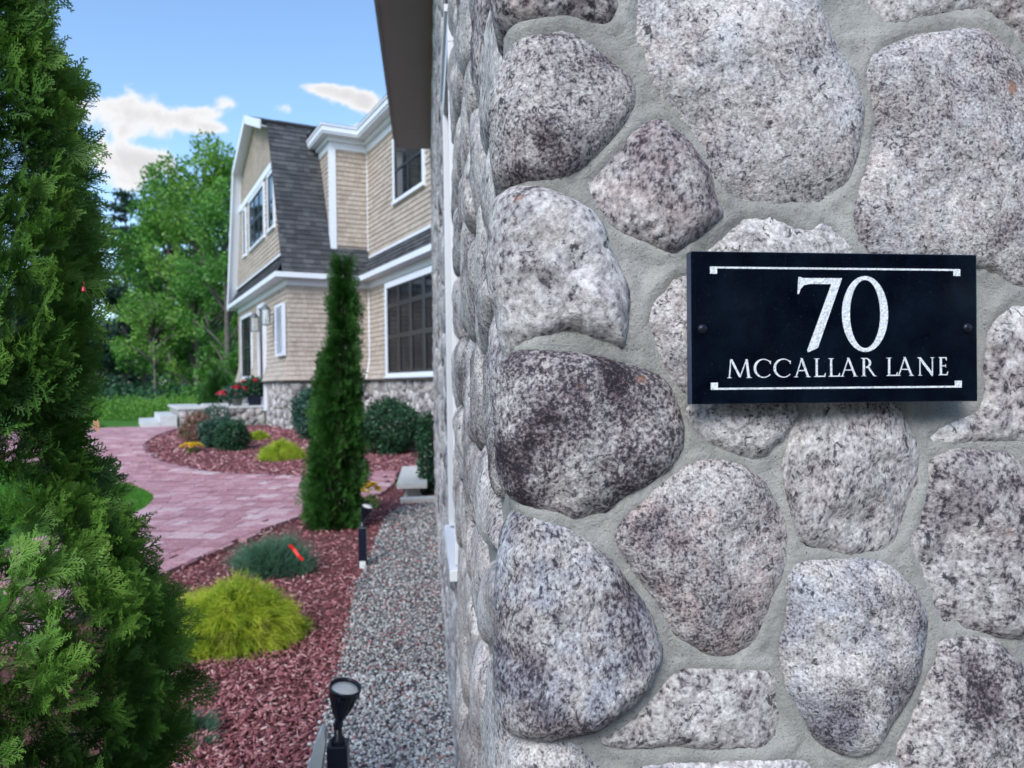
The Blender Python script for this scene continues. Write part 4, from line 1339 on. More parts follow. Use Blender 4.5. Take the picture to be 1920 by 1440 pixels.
# ------------------------------------------------------------------ foliage things
def frond_template(rg, L=.075, lat=10, dense=True):
    """flat arborvitae spray in xy plane, axis +y; returns V, F (tris)"""
    V, Fc = [], []
    def tri(a, b_, c_):
        n = len(V); V.extend([a, b_, c_]); Fc.append((n, n + 1, n + 2))
    def strip(p, q, w0, w1):
        d = q - p; L_ = np.linalg.norm(d[:2]) + 1e-9
        nn = np.array([-d[1], d[0], 0]) / L_
        a, b_, c_, e = p - nn * w0, p + nn * w0, q + nn * w1, q - nn * w1
        tri(a, e, c_); tri(a, c_, b_)
    bendx = rg.normal(0, .10)
    def ax(s):   # along 0..1
        return np.array([bendx * L * s * s, L * s, -.16 * L * s * s])
    for k in range(3):
        strip(ax(k / 3), ax((k + 1) / 3), .0012 * (1.3 - k * .3), .0012 * (1.1 - k * .3))
    for i in range(lat):
        s = .10 + .86 * (i + .5) / lat
        side = 1 if i % 2 else -1
        ll = L * (.56 * math.sin(math.pi * min(1, .25 + s * .72)) ** .8) * rg.uniform(.75, 1.15)
        an = R(rg.uniform(26, 42))
        p = ax(s)
        d = np.array([side * math.sin(an), math.cos(an), rg.normal(0, .10)])
        e = p + d * ll
        md = p + d * ll * .5
        strip(p, md, .0011, .0012); strip(md, e, .0012, .0005)
        nt_ = max(2, int(ll / .0053)) if dense else 2
        for j in range(nt_):
            for sd_ in (1, -1):
                tt = (j + .6 + (.25 if sd_ > 0 else 0)) / (nt_ + .4)
                b0 = p + d * ll * tt
                an2 = an * side + sd_ * R(rg.uniform(32, 44))
                l2 = (ll * .36 * (1.05 - tt * .7) if dense else ll * .5) * rg.uniform(.8, 1.2)
                d2 = np.array([math.sin(an2), math.cos(an2), rg.normal(0, .16)])
                tip = b0 + d2 * l2
                nn = np.array([-d2[1], d2[0], 0])
                w_ = .0013 if dense else .0035
                m_ = b0 + d2 * l2 * .55
                tri(b0 - nn * w_ * .7, tip, b0 + nn * w_ * .7) if not dense else tri(b0 - d2 * .001, tip - nn * w_ * .8, tip + nn * w_ * .9 - d2 * .0014)
    return np.array(V), np.array(Fc)

def place_fronds(templates, Pp, Dd, Nn, sc, rg, rnd=None):
    """Pp base, Dd axis dir, Nn face normal"""
    outV, outF, outR, base = [], [], [], 0
    which = rg.integers(0, len(templates), len(Pp))
    for ti, (TV, TF) in enumerate(templates):
        k = np.nonzero(which == ti)[0]
        if not len(k):
            continue
        y = Dd[k] / np.linalg.norm(Dd[k], axis=1)[:, None]
        x = np.cross(y, Nn[k]); x /= np.linalg.norm(x, axis=1)[:, None] + 1e-9
        z = np.cross(x, y)
        M = np.stack([x, y, z], -1)
        W = np.einsum('nij,kj->nki', M, TV) * sc[k][:, None, None] + Pp[k][:, None, :]
        nv = TV.shape[0]
        outV.append(W.reshape(-1, 3))
        outF.append((TF[None] + (np.arange(len(k)) * nv)[:, None, None]).reshape(-1, 3) + base)
        base += len(k) * nv
        r0 = (rg.uniform(0, 1, len(k)) if rnd is None else rnd[k])
        # paler, fresher growth toward the tips of each spray
        tipf = np.clip(TV[:, 1] / max(TV[:, 1].max(), 1e-6), 0, 1)
        outR.append(np.clip(r0[:, None] * .8 + tipf[None] * .25 - .04, 0, 1).reshape(-1))
    return np.concatenate(outV), np.concatenate(outF), np.concatenate(outR)

def arborvitae(name, label, loc, prof, nfr, sc0, seed, mat, dense, group=None, seedlump=0.0, off=(0, 0), bend_=0.0, gap=.0):
    """prof: list of (z, radius, x offset)"""
    rg = np.random.default_rng(seed)
    root = thing(name, label, 'tree', loc, 0, group)
    zs = np.array([p[0] for p in prof]); rs = np.array([p[1] for p in prof]); os_ = np.array([p[2] for p in prof])
    zmax = zs[-1]
    tb = MB()
    tb.tube([(float(np.interp(z, zs, os_)), 0, z) for z in np.linspace(0, zmax * .93, 9)], list(np.linspace(.028, .006, 9) * (zmax / 2.4)), 8)
    tb.out('trunk', M_BARK, root, True)
    bb = MB()
    for k in range(46):
        z = rg.uniform(.1, .9) * zmax
        th = rg.uniform(0, 2 * math.pi)
        r_ = float(np.interp(z, zs, rs))
        o0 = float(np.interp(z, zs, os_))
        r_ *= rg.uniform(.75, .95)
        ups = .5 * r_
        bb.tube([(o0, 0, z - ups), (o0 + math.cos(th) * r_ * .5, math.sin(th) * r_ * .5, z - ups * .6), (o0 + math.cos(th + .1) * r_, math.sin(th + .1) * r_, z + ups * .4)], [.006, .004, .0015], 5)
    stuff(bb.out('branches', M_BARK, root, True))
    n = nfr
    # sample height by area
    zz = rg.uniform(0, 1, n * 3) * (zmax - .02) + .02
    rr0 = np.interp(zz, zs, rs)
    kp = rg.uniform(0, rs.max(), n * 3) < rr0 + .03
    zz = zz[kp][:n]; rr0 = rr0[kp][:n]
    n = len(zz)
    th = rg.uniform(0, 2 * math.pi, n)
    # clumps: lumpy radius in (theta, z)
    Q = np.stack([np.cos(th) * .9, np.sin(th) * .9, zz * (1.3 if dense else 2.2)], -1)
    lump = fbm(Q, 2.6, seed + 2, 3) * 2.0 + fbm(Q * 1.0, 7.0, seed + 8, 2) * 1.1
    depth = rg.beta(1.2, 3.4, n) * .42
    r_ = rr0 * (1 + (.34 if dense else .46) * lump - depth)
    hole = fbm(Q, 4.2, seed + 31, 3)
    ok = (hole < (.17 - gap)) | (depth > .20) if dense else (hole < 9)
    if dense:   # thinner on the far side, which the garden never shows
        ok &= (np.cos(th - math.atan2(-loc[1], -loc[0])) > -.25) | (rg.uniform(0, 1, n) < .4)
    zz, th, r_, lump, depth = zz[ok], th[ok], r_[ok], lump[ok], depth[ok]
    n = len(zz)
    ox = np.interp(zz, zs, os_)
    rad = np.stack([np.cos(th), np.sin(th), np.zeros(n)], -1)
    P = np.stack([ox, np.zeros(n), zz], -1) + rad * np.maximum(r_ - sc0 * .05, .01)[:, None]
    tang = np.stack([-np.sin(th), np.cos(th), np.zeros(n)], -1)
    D = rad * rg.uniform(.35, 1.1, n)[:, None] + np.array([0, 0, 1.0]) * rg.uniform(-.25, 1.1, n)[:, None] + tang * rg.normal(0, .55, n)[:, None]
    Nn = tang * rg.choice([-1, 1], n)[:, None] + rad * rg.normal(.4, .7, n)[:, None] + rg.normal(0, .35, (n, 3))
    sc = sc0 * rg.uniform(.5, 1.3, n) * np.where(depth > .13, 1.55, 1.0)
    temps = [frond_template(rg, .075, 9 if dense else 6, dense) for _ in range(8)]
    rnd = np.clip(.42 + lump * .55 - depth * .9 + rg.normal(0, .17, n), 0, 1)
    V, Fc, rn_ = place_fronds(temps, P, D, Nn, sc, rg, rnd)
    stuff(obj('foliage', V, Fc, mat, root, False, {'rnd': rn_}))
    return root

# big arborvitae close on the left
TX, TY = -1.03, 1.42
prof = [(0, .26, 0), (.3, .33, 0), (.75, .385, 0), (.95, .375, 0), (1.1, .318, 0), (1.2, .258, 0), (1.3, .205, 0), (1.4, .192, 0), (1.6, .205, 0), (1.85, .188, 0), (2.0, .158, 0), (2.2, .128, 0), (2.6, .10, 0), (3.0, .05, 0), (3.2, .02, 0)]
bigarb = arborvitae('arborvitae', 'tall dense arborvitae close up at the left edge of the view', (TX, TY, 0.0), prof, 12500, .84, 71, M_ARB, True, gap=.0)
# slender conifer in the middle distance
p0 = G(632, 992)
def midprof():
    return [(0, .14, 0), (.08, .25, -.01), (.47, .275, -.01), (1.03, .235, .02), (1.4, .21, .035), (1.58, .185, .05), (1.78, .155, .06), (1.86, .125, .085), (1.95, .105, .095), (2.14, .115, .09), (2.32, .105, .10), (2.48, .075, .105), (2.64, .035, .10), (2.76, .01, .10)]
arborvitae('slender_arborvitae', 'slender upright arborvitae standing alone between the brick path and gravel', (p0.x, p0.y, p0.z), midprof(), 6400, 1.25, 72, M_ARB2, False)
# small clipped one by the house
p0 = at_depth(410, 755, 24)
arborvitae('young_arborvitae', 'small pointed arborvitae beside the porch of the far house', (p0.x, p0.y, float(terrain(0, 24))), [(0, .15, 0), (.3, .46, 0), (.8, .42, 0), (1.2, .27, 0), (1.5, .05, 0)], 700, 3.5, 73, M_ARB2, False)

# red tag hanging in the left arborvitae
rt = at_depth(157, 541, 1.27)
q = MB().lathe([(.0003, 0.004), (.002, .003), (.003, 0), (.0036, -.004), (.004, -.005), (.0003, -.0052)], 14)
q.tube([(0, 0, .003), (.001, 0, .008), (0, 0, .012)], .0004, 5)
tag(q.out('red_ornament', plain('red_enamel', (.45, .03, .04), .4, .2, 60), None, True, loc=(rt.x, rt.y, rt.z)), 'tiny red bell shaped ornament hanging in the big left arborvitae', 'ornament')
# browned spray caught on the arborvitae
rgb = np.random.default_rng(77)
TV, TF = frond_template(rgb, .045, 8, True)
bs = at_depth(186, 812, 1.20)
Mx = Matrix.Rotation(R(75), 3, 'X') @ Matrix.Rotation(R(25), 3, 'Z')
V = (np.array(Mx) @ TV.T).T * .5
obj('dead_spray', V + np.array([bs.x - TX, bs.y - TY, bs.z]), TF, plain('dead_brown_spray', (.45, .22, .12), .8, .2, 50), bigarb)

# threadleaf / feathery shrubs: drooping ribbons ---------------------------------
def strands(root, name, mat, n, rx, ry, h, length, wd, droop, seed, up=.6, segs=5, zmin=0.0, side=3, tufts=260):
    rg = np.random.default_rng(seed)
    th_ = rg.uniform(0, 2 * math.pi, tufts)
    el_ = np.arcsin(rg.uniform(-.05, 1, tufts))
    u_ = np.stack([np.cos(th_) * np.cos(el_), np.sin(th_) * np.cos(el_), np.sin(el_)], -1)
    lump_ = 1 + .38 * fbm(u_, 2.0, seed, 3)
    k_ = rg.uniform(.45, 1.0, tufts) ** .5 * lump_
    Tc = u_ * k_[:, None] * np.array([rx, ry, h * .82]) * .86
    Tc[:, 2] = np.maximum(Tc[:, 2], .02) + zmin
    Td = u_ * np.array([1, 1, .6]) + np.array([0, 0, up]) + rg.normal(0, .30, (tufts, 3))
    Td /= np.linalg.norm(Td, axis=1)[:, None]
    Tl = length * rg.uniform(.7, 1.35, tufts)
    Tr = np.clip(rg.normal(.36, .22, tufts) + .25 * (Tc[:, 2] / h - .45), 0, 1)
    ti = rg.integers(0, tufts, n)
    P = Tc[ti] + rg.normal(0, length * .13, (n, 3))
    P[:, 2] = np.maximum(P[:, 2], .005)
    D = Td[ti] + rg.normal(0, .26, (n, 3))
    D /= np.linalg.norm(D, axis=1)[:, None]
    sidev = np.cross(D, rg.normal(size=(n, 3))); sidev /= np.linalg.norm(sidev, axis=1)[:, None]
    Ls = Tl[ti] * rg.uniform(.5, 1.1, n)
    V, Fc, rn = [], [], []
    rows = []
    for s in range(segs + 1):
        tt = s / segs
        C = P + D * (Ls * tt)[:, None] + np.array([0, 0, -1.0]) * (droop * Ls * tt * tt)[:, None]
        w_ = wd * (1 - tt * .8)
        rows.append(np.stack([C - sidev * w_, C + sidev * w_], 1))
    A = np.stack(rows, 1)     # n, segs+1, 2, 3
    base = (np.arange(n) * (segs + 1) * 2)[:, None]
    quads = []
    for s in range(segs):
        a = base + s * 2
        quads.append(np.concatenate([a, a + 1, a + 3, a + 2], 1))
    F_ = np.concatenate(quads)
    shade = np.clip((P[:, 2] / h), 0, 1)
    r0 = np.clip(Tr[ti] + rg.normal(0, .09, n), 0, 1)
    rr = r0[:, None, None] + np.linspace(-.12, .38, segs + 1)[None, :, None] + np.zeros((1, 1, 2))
    # side needles
    VV_, FF_, RR_ = [A.reshape(-1, 3)], [F_], [np.clip(rr, 0, 1).reshape(-1)]
    nb = n * (segs + 1) * 2
    for q_ in range(side):
        tt = rg.uniform(.25, .95, n)
        C = P + D * (Ls * tt)[:, None] + np.array([0, 0, -1.0]) * (droop * Ls * tt * tt)[:, None]
        d2 = D + rg.normal(0, .6, (n, 3)) + np.array([0, 0, -droop]) * tt[:, None]
        d2 /= np.linalg.norm(d2, axis=1)[:, None]
        l2 = Ls * rg.uniform(.2, .45, n)
        s2 = np.cross(d2, sidev); s2 /= np.linalg.norm(s2, axis=1)[:, None] + 1e-9
        T = np.stack([C - s2 * wd * .7, C + s2 * wd * .7, C + d2 * l2[:, None], C + d2 * l2[:, None] * .98], 1)
        VV_.append(T.reshape(-1, 3)); FF_.append(np.arange(n * 4).reshape(-1, 4) + nb)
        RR_.append(np.repeat(np.clip(r0 + tt * .35, 0, 1), 4)); nb += n * 4
    return stuff(obj(name, np.concatenate(VV_), np.concatenate(FF_), mat, root, False, {'rnd': np.concatenate(RR_)}))
def stems(root, h, n, seed, rad=.006, spread=.4):
    rg = np.random.default_rng(seed)
    b_ = MB()
    for k in range(n):
        th = rg.uniform(0, 6.28); r_ = rg.uniform(.2, 1) * spread
        b_.tube([(0.02 * math.cos(th), .02 * math.sin(th), -.01), (math.cos(th) * r_ * .4, math.sin(th) * r_ * .4, h * .35), (math.cos(th) * r_, math.sin(th) * r_, h * .75)], [rad, rad * .8, rad * .4], 5)
    return stuff(b_.out('stems', M_BARK, root, True))
gA = G(446, 1245)
gs = thing('golden_shrub', 'large feathery golden yellow threadleaf shrub in the mulch beside the left arborvitae', 'shrub', (gA.x - .14, gA.y + .33, gA.z + .01))
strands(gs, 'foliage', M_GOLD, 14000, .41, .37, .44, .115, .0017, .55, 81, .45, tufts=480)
stems(gs, .32, 14, 81, .005, .25)
jA = G(500, 1090)
jn = thing('juniper', 'low spiky blue green juniper between the golden shrub and the brick path', 'shrub', (jA.x, jA.y + .2, jA.z + .01))
strands(jn, 'foliage', M_BLUEJ, 3200, .27, .20, .22, .17, .0020, .10, 82, .55, 4, tufts=60)
stems(jn, .15, 8, 82, .004, .2)
sA = G(400, 1410)
sg = thing('small_juniper', 'small pale green feathery seedling at the foot of the left arborvitae', 'shrub', (sA.x - .10, sA.y + .08, sA.z + .01))
strands(sg, 'foliage', M_BLUEJ, 900, .10, .09, .10, .07, .0010, .1, 83, .5, 4, tufts=30)
# second row across the path
def leafy(name, label, cat, loc, rx, ry, h, n, size, mat, seed, zc=.5, group=None, up=None, stem=True):
    rg = np.random.default_rng(seed)
    root = thing(name, label, cat, loc, 0, group)
    u_ = rg.normal(size=(n, 3)); u_ /= np.linalg.norm(u_, axis=1)[:, None]
    lump = 1 + .75 * fbm(u_, 2.3, seed, 3) + .3 * fbm(u_, 7, seed + 4, 2)
    k = rg.uniform(.35, 1, n) ** .45 * lump
    P = u_ * k[:, None] * np.array([rx, ry, h * .5]) + np.array([0, 0, h * zc])
    P[:, 2] = np.abs(P[:, 2])
    V, Fc, rn_ = tree_mesh_leaves(P, None, size, .45, rg)
    stuff(obj('foliage', V, Fc, mat, root, False, {'rnd': rn_}))
    if stem:
        stems(root, h * .6, 9, seed, .008, rx * .5)
    return root
g2 = G(517, 868)
gb = thing('rounded_golden_shrub', 'rounded bright golden threadleaf shrub in the curved bed before the house', 'shrub', (g2.x, g2.y + .35, g2.z))
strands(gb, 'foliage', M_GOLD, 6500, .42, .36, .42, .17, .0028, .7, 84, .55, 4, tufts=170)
stems(gb, .3, 8, 84, .006, .3)
g3 = G(476, 829)
dup(gb, (g3.x, g3.y + .3, g3.z), 'smaller golden shrub half hidden behind the rounded golden one', 1.3, .62)
def at_ground(px, py, back=.0):
    p = G(px, py)
    return (p.x, p.y + back, p.z)
leafy('dark_shrub', 'dark green round shrub right of the slender arborvitae, against the stone base', 'shrub', at_ground(727, 858, .4), .62, .5, 1.02, 12000, .062, M_DARKSH, 85)
leafy('dark_shrub', 'tall dark green shrub left of the slender arborvitae, at the corner of the house', 'shrub', at_ground(578, 828, .4), .50, .45, 1.12, 8500, .065, M_TEALSH, 86)
leafy('holly_shrub', 'low dark holly shrub in the curved bed, right of the yellow flowers', 'shrub', at_ground(424, 851, .3), .34, .32, .62, 6000, .05, M_DARKSH, 87)
leafy('teal_shrub', 'dull blue green shrub between the burgundy shrub and the dark holly', 'shrub', at_ground(394, 846, .4), .36, .34, .66, 5500, .055, M_TEALSH, 88)
leafy('burgundy_shrub', 'burgundy and green mottled shrub at the tip of the curved bed', 'shrub', at_ground(354, 838, .4), .34, .32, .66, 5500, .055, M_BURG, 89)
leafy('backing_shrub', 'loose green shrub behind the blue green one, by the stone porch', 'shrub', at_ground(392, 815, .4), .42, .3, .72, 2200, .055, M_TEALSH, 90)
wp = G(806, 960)
vn = leafy('climbing_plant', 'leafy green plant standing against the end of the near stone wall', 'plant', (-1.13, 9.75, float(terrain(0, 9.75))), .13, .2, 1.15, 2200, .06, M_DARKSH, 91)
# flowers
def flower_clump(name, label, loc, r, h, nl, nf, fs, petal, seed):
    rg = np.random.default_rng(seed)
    root = thing(name, label, 'flowers', loc)
    u_ = rg.normal(size=(nl, 3)); u_ /= np.linalg.norm(u_, axis=1)[:, None]
    P = np.abs(u_) * np.sign(u_ * np.array([1, 1, 0]) + np.array([0, 0, 1])) * np.array([r, r, h * .8]) * rg.uniform(.4, 1, (nl, 1))
    V, Fc, rn_ = tree_mesh_leaves(P, None, .05, .3, rg)
    stuff(obj('leaves', V, Fc, M_MEADOW, root, False, {'rnd': rn_}))
    for k in range(nf):
        th = rg.uniform(0, 6.28); rr2 = r * rg.uniform(0, 1) ** .5
        c_ = Vector((rr2 * math.cos(th), rr2 * math.sin(th), h * (1.02 - .35 * (rr2 / r) ** 2) + rg.uniform(-.02, .02)))
        b_ = MB()
        for j in range(6):
            a = j * math.pi / 3 + rg.uniform(0, .4)
            d = Vector((math.cos(a), math.sin(a), .45))
            s_ = Vector((-math.sin(a), math.cos(a), 0))
            n0 = len(b_.V)
            b_.add([c_, c_ + d * fs * .6 + s_ * fs * .32, c_ + d * fs, c_ + d * fs * .6 - s_ * fs * .32], [(0, 1, 2, 3)])
        b_.out('flower', petal, root)
    return root
flower_clump('yellow_flowers', 'yellow flowering plant behind the far spotlight at the slender arborvitae', at_ground(697, 952, -.10), .13, .30, 240, 34, .05, M_YEL, 95)
flower_clump('yellow_pansies', 'low yellow flowers in front of the burgundy shrub', at_ground(357, 851, .1), .20, .18, 250, 34, .065, M_YEL, 96)

# ------------------------------------------------------------------ trees beyond
def tree(name, label, px, D, H_, Rr, kind, seed, nleaf, lsize, crown0=.25):
    rg = np.random.default_rng(seed)
    r_ = ray(px, 700)
    x, y = r_.x / r_.y * D, D
    z = float(terrain(x, y))
    root = thing(name, label, 'tree', (x, y, z), 0, 'trees of the wood behind the house')
    tr = MB()
    lean = rg.normal(0, .02, 2)
    P = [(lean[0] * H_ * s, lean[1] * H_ * s, H_ * s) for s in np.linspace(0, .93, 8)]
    tr.tube(P, list(np.linspace(H_ * .017, H_ * .003, 8)), 8)
    tr.out('trunk', M_BARKG, root, True)
    cl = []
    lb = MB()
    if kind == 'pine':
        for k in range(int(H_ * 3.0)):
            s = crown0 + (1 - crown0) * rg.uniform() ** 1.05
            th = rg.uniform(0, 6.28)
            rad = Rr * (1.08 - s) ** .7 * rg.uniform(.6, 1.15)
            b0 = Vector((lean[0] * H_ * s, lean[1] * H_ * s, H_ * s))
            e = b0 + Vector((math.cos(th) * rad, math.sin(th) * rad, rad * .12))
            lb.tube([b0, (b0 + e) / 2 - Vector((0, 0, .08)), e], [.05, .035, .012], 5)
            for q in np.linspace(.3, 1.05, 5):
                c_ = b0.lerp(e, q)
                cl.append((c_.x, c_.y, c_.z, .30 + rad * .20, .20))
    else:
        for k in range(int(26 + H_ * 2)):
            s = crown0 + (1 - crown0) * rg.uniform()
            th = rg.uniform(0, 6.28)
            prof_ = math.sin(math.pi * min(1, (s - crown0) / (1 - crown0) * .82 + .16)) ** .6
            rad = Rr * prof_ * rg.uniform(.35, 1.1)
            b0 = Vector((lean[0] * H_ * (s - .12), 0, H_ * max(.12, s - .16)))
            e = Vector((math.cos(th) * rad, math.sin(th) * rad, H_ * s))
            lb.tube([b0, b0.lerp(e, .5) + Vector((0, 0, .2)), e], [.07, .045, .015], 5)
            cl.append((e.x, e.y, e.z, rg.uniform(.55, 1.2) * Rr * .22, 1.0))
            m_ = b0.lerp(e, .65)
            cl.append((m_.x, m_.y, m_.z, rg.uniform(.5, 1.0) * Rr * .18, 1.0))
    stuff(lb.out('limbs', M_BARKG, root, True))
    cl = np.array(cl)
    cl[:, 3] *= 1.25
    nleaf = int(nleaf * 1.75)
    wts = cl[:, 3] ** 2
    ci = rg.choice(len(cl), nleaf, p=wts / wts.sum())
    u_ = rg.normal(size=(nleaf, 3)); u_ /= np.linalg.norm(u_, axis=1)[:, None]
    rad = cl[ci, 3] * rg.uniform(.2, 1, nleaf) ** .5
    P = cl[ci, :3] + u_ * rad[:, None] * np.stack([np.ones(nleaf), np.ones(nleaf), cl[ci, 4] * .75 + .15], 1)
    mat = {'pine': M_PINE, 'bright': M_DECID, 'mid': M_DECID2}[kind]
    V, Fc, rn_ = tree_mesh_leaves(P, None, lsize, .5, rg)
    cr0_ = rg.uniform(-.25, .25, len(cl))
    rn_ = np.clip(rn_ * .7 + .15 + np.repeat(cr0_[ci], 4), 0, 1)
    stuff(obj('crown', V, Fc, mat, root, False, {'rnd': rn_}))
    return root
TREES = [
 ('deciduous_tree', 'tallest bright green leafy tree, its top beside the gable of the house', 392, 42, 15.0, 3.6, 'bright', 11000, .26, .05),
 ('deciduous_tree', 'bright green leafy tree left of the tallest one', 322, 46, 14.6, 3.4, 'mid', 9000, .28, .08),
 ('deciduous_tree', 'soft green tree whose low foliage meets the edge of the house', 428, 34, 10.5, 2.1, 'mid', 8000, .20, .03),
 ('deciduous_tree', 'small sunny tree with low branches before the dark pines', 292, 37, 5.9, 1.9, 'bright', 2200, .20, .5),
 ('deciduous_tree', 'thin green tree filling the gap low beside the house', 372, 38, 8.5, 2.0, 'mid', 5000, .20, .05),
 ('pine_tree', 'dark open pine just right of the big arborvitae', 232, 50, 14.2, 3.3, 'pine', 6500, .26, .18),
 ('pine_tree', 'dark blue green pine between the arborvitae and the bright trees', 272, 54, 13.4, 3.4, 'pine', 6500, .27, .16),
 ('pine_tree', 'dark pine behind the bright leafy trees', 318, 58, 14.5, 3.6, 'pine', 5500, .30, .15),
 ('pine_tree', 'dark pine seen low behind the tallest leafy tree', 362, 60, 14.0, 3.6, 'pine', 5000, .30, .12),
 ('pine_tree', 'dark pine mostly hidden behind the big arborvitae', 172, 48, 14.0, 3.4, 'pine', 5500, .27, .15),
 ('pine_tree', 'pine glimpsed through the middle of the big arborvitae', 105, 50, 14.5, 3.4, 'pine', 4500, .28, .15),
 ('pine_tree', 'pine glimpsed through the left side of the big arborvitae', 30, 47, 14.5, 3.5, 'pine', 4500, .28, .15),
 ('pine_tree', 'dark pine at the far left edge behind the big arborvitae', -60, 50, 15.0, 3.6, 'pine', 4500, .28, .15),
]
for i, (nm, lb_, px, D, H_, Rr, kind, nl, ls, c0) in enumerate(TREES):
    tree(nm, lb_, px, D, H_, Rr, kind, 300 + i, nl, ls, c0)
# far wood closing the view
rg = np.random.default_rng(55)
n = 42000
X = rg.uniform(-75, 60, n); Y = 66 + rg.uniform(0, 14, n)
top = 8.6 + 3.0 * (fbm(np.c_[X, np.zeros(n), np.zeros(n)], .12, 5, 4)) * 2
Z = rg.uniform(0, 1, n) ** .9 * top
V, Fc, rn_ = tree_mesh_leaves(np.c_[X, Y, Z], None, .8, .6, rg)
stuff(tag(obj('far_wood', V, Fc, M_PINE, None, False, {'rnd': rn_}), 'dense dark wood closing the view behind all the trees', 'wood'))
# understory and meadow
n = 15000
X = rg.uniform(-30, -8, n); Y = rg.uniform(33, 47, n)
hgt = np.clip(.9 + 3.2 * fbm(np.c_[X, Y, np.zeros(n)], .35, 8, 3), .3, 3.0)
V, Fc, rn_ = tree_mesh_leaves(np.c_[X, Y, .3 + rg.uniform(0, 1, n) * hgt], None, .24, .5, rg)
stuff(tag(obj('undergrowth', V, Fc, M_DARKSH, None, False, {'rnd': rn_}), 'dark tangled undergrowth at the foot of the wood', 'undergrowth'))
n = 24000
X = rg.uniform(-20, -6, n); Y = rg.uniform(25.5, 34, n)
hgt = np.clip(.50 + 1.3 * fbm(np.c_[X, Y, np.zeros(n)], .8, 18, 3) + (Y - 26) * .03, .12, 1.4)
V, Fc, rn_ = tree_mesh_leaves(np.c_[X, Y, .3 + rg.uniform(0, 1, n) * hgt], None, .14, .4, rg, up=np.array([0, 0, .5]))
stuff(tag(obj('weeds', V, Fc, M_MEADOW, None, False, {'rnd': rn_}), 'light green meadow weeds and low saplings beyond the lawn strip', 'weeds'))
# wood on the near side, mirrored darkly in the polished plaque
rg = np.random.default_rng(56)
n = 16000
X = rg.uniform(-16, 18, n); Y = rg.uniform(-19, -13, n)
top = 7.5 + 5 * fbm(np.c_[X, np.zeros(n), np.zeros(n)], .25, 6, 3)
V, Fc, rn_ = tree_mesh_leaves(np.c_[X, Y, rg.uniform(0, 1, n) * top], None, .7, .6, rg)
stuff(tag(obj('wood', V, Fc, M_PINE, None, False, {'rnd': rn_}), 'dark wood behind the camera, mirrored faintly in the polished plaque', 'wood'))
print('TRIS', sum(sum(len(p.vertices) - 2 for p in o.data.polygons) if len(o.data.polygons) < 20000 else len(o.data.polygons) * (len(o.data.polygons[0].vertices) - 2) for o in bpy.data.objects if o.type == 'MESH'))
# ------------------------------------------------------------------ far house
HR = R(28.3)
GZ = .32
A0 = at_depth(541, 712, 19.0)
hS = Vector((math.cos(HR), math.sin(HR), 0))
hG = Vector((-math.sin(HR), math.cos(HR), 0))
house = thing('shingled_house', 'tan shingled gambrel roofed house with white trim, dark roof and fieldstone base', 'house', (A0.x, A0.y, 0), HR)
HO = Vector((A0.x, A0.y, 0))
def h_S(px, py, y=0.0):
    r = ray(px, py)
    t_ = (HO + hG * y - CAM).dot(hG) / r.dot(hG)
    p = CAM + r * t_ - HO
    return p.dot(hS), p.z
def h_G(px, py, x=0.0):
    r = ray(px, py)
    t_ = (HO + hS * x - CAM).dot(hS) / r.dot(hS)
    p = CAM + r * t_ - HO
    return p.dot(hG), p.z
ZB = h_S(600, 712)[1]
ZE = h_S(620, 527)[1]
XB = h_S(693, 600)[0]
ZP = ZE + .66
XD = h_S(622, 470)[0]
ZC = h_S(650, 287)[1]
T = 8.5
YB1, ZBR = 1.5, 8.75
YR, ZR = 4.25, 9.75
print('HOUSE ZB %.2f ZE %.2f XB %.2f XD %.2f ZC %.2f' % (ZB, ZE, XB, XD, ZC))

def shingle_mat(name, stops):
    m, t, b = material(name)
    c = wpos(t)
    rn = N(t, 'ShaderNodeObjectInfo').outputs['Random']
    v = mathn(t, 'FRACT', mathn(t, 'ADD', rn, attrn(t, 'rnd')))
    col = ramp(t, mathn(t, 'ADD', mathn(t, 'MULTIPLY', v, .55), mathn(t, 'ADD', mathn(t, 'MULTIPLY', noise(t, c, 30, 4), .25), mathn(t, 'MULTIPLY', smooth(t, noise(t, c, 1.1, 4, .6), .3, .7), .25))), stops)
    setb(t, b, col=col, rough=.85, spec=.2)
    bump(t, b, noise(t, c, 60, 3), .4, .004)
    return m
M_SHG = shingle_mat('tan_cedar_shingle', [(0.0, (.33, .275, .235)), (0.5, (.42, .36, .31)), (1.0, (.50, .435, .385))])
M_RSH = shingle_mat('charcoal_asphalt_shingle', [(0.0, (.032, .034, .040)), (0.5, (.062, .065, .073)), (1.0, (.115, .118, .126))])
M_SHW = plain('house_wall_sheathing', (.34, .28, .23), .9)
M_TRIM = plain('white_house_trim', (.72, .76, .84), .5, .03, 1.0)

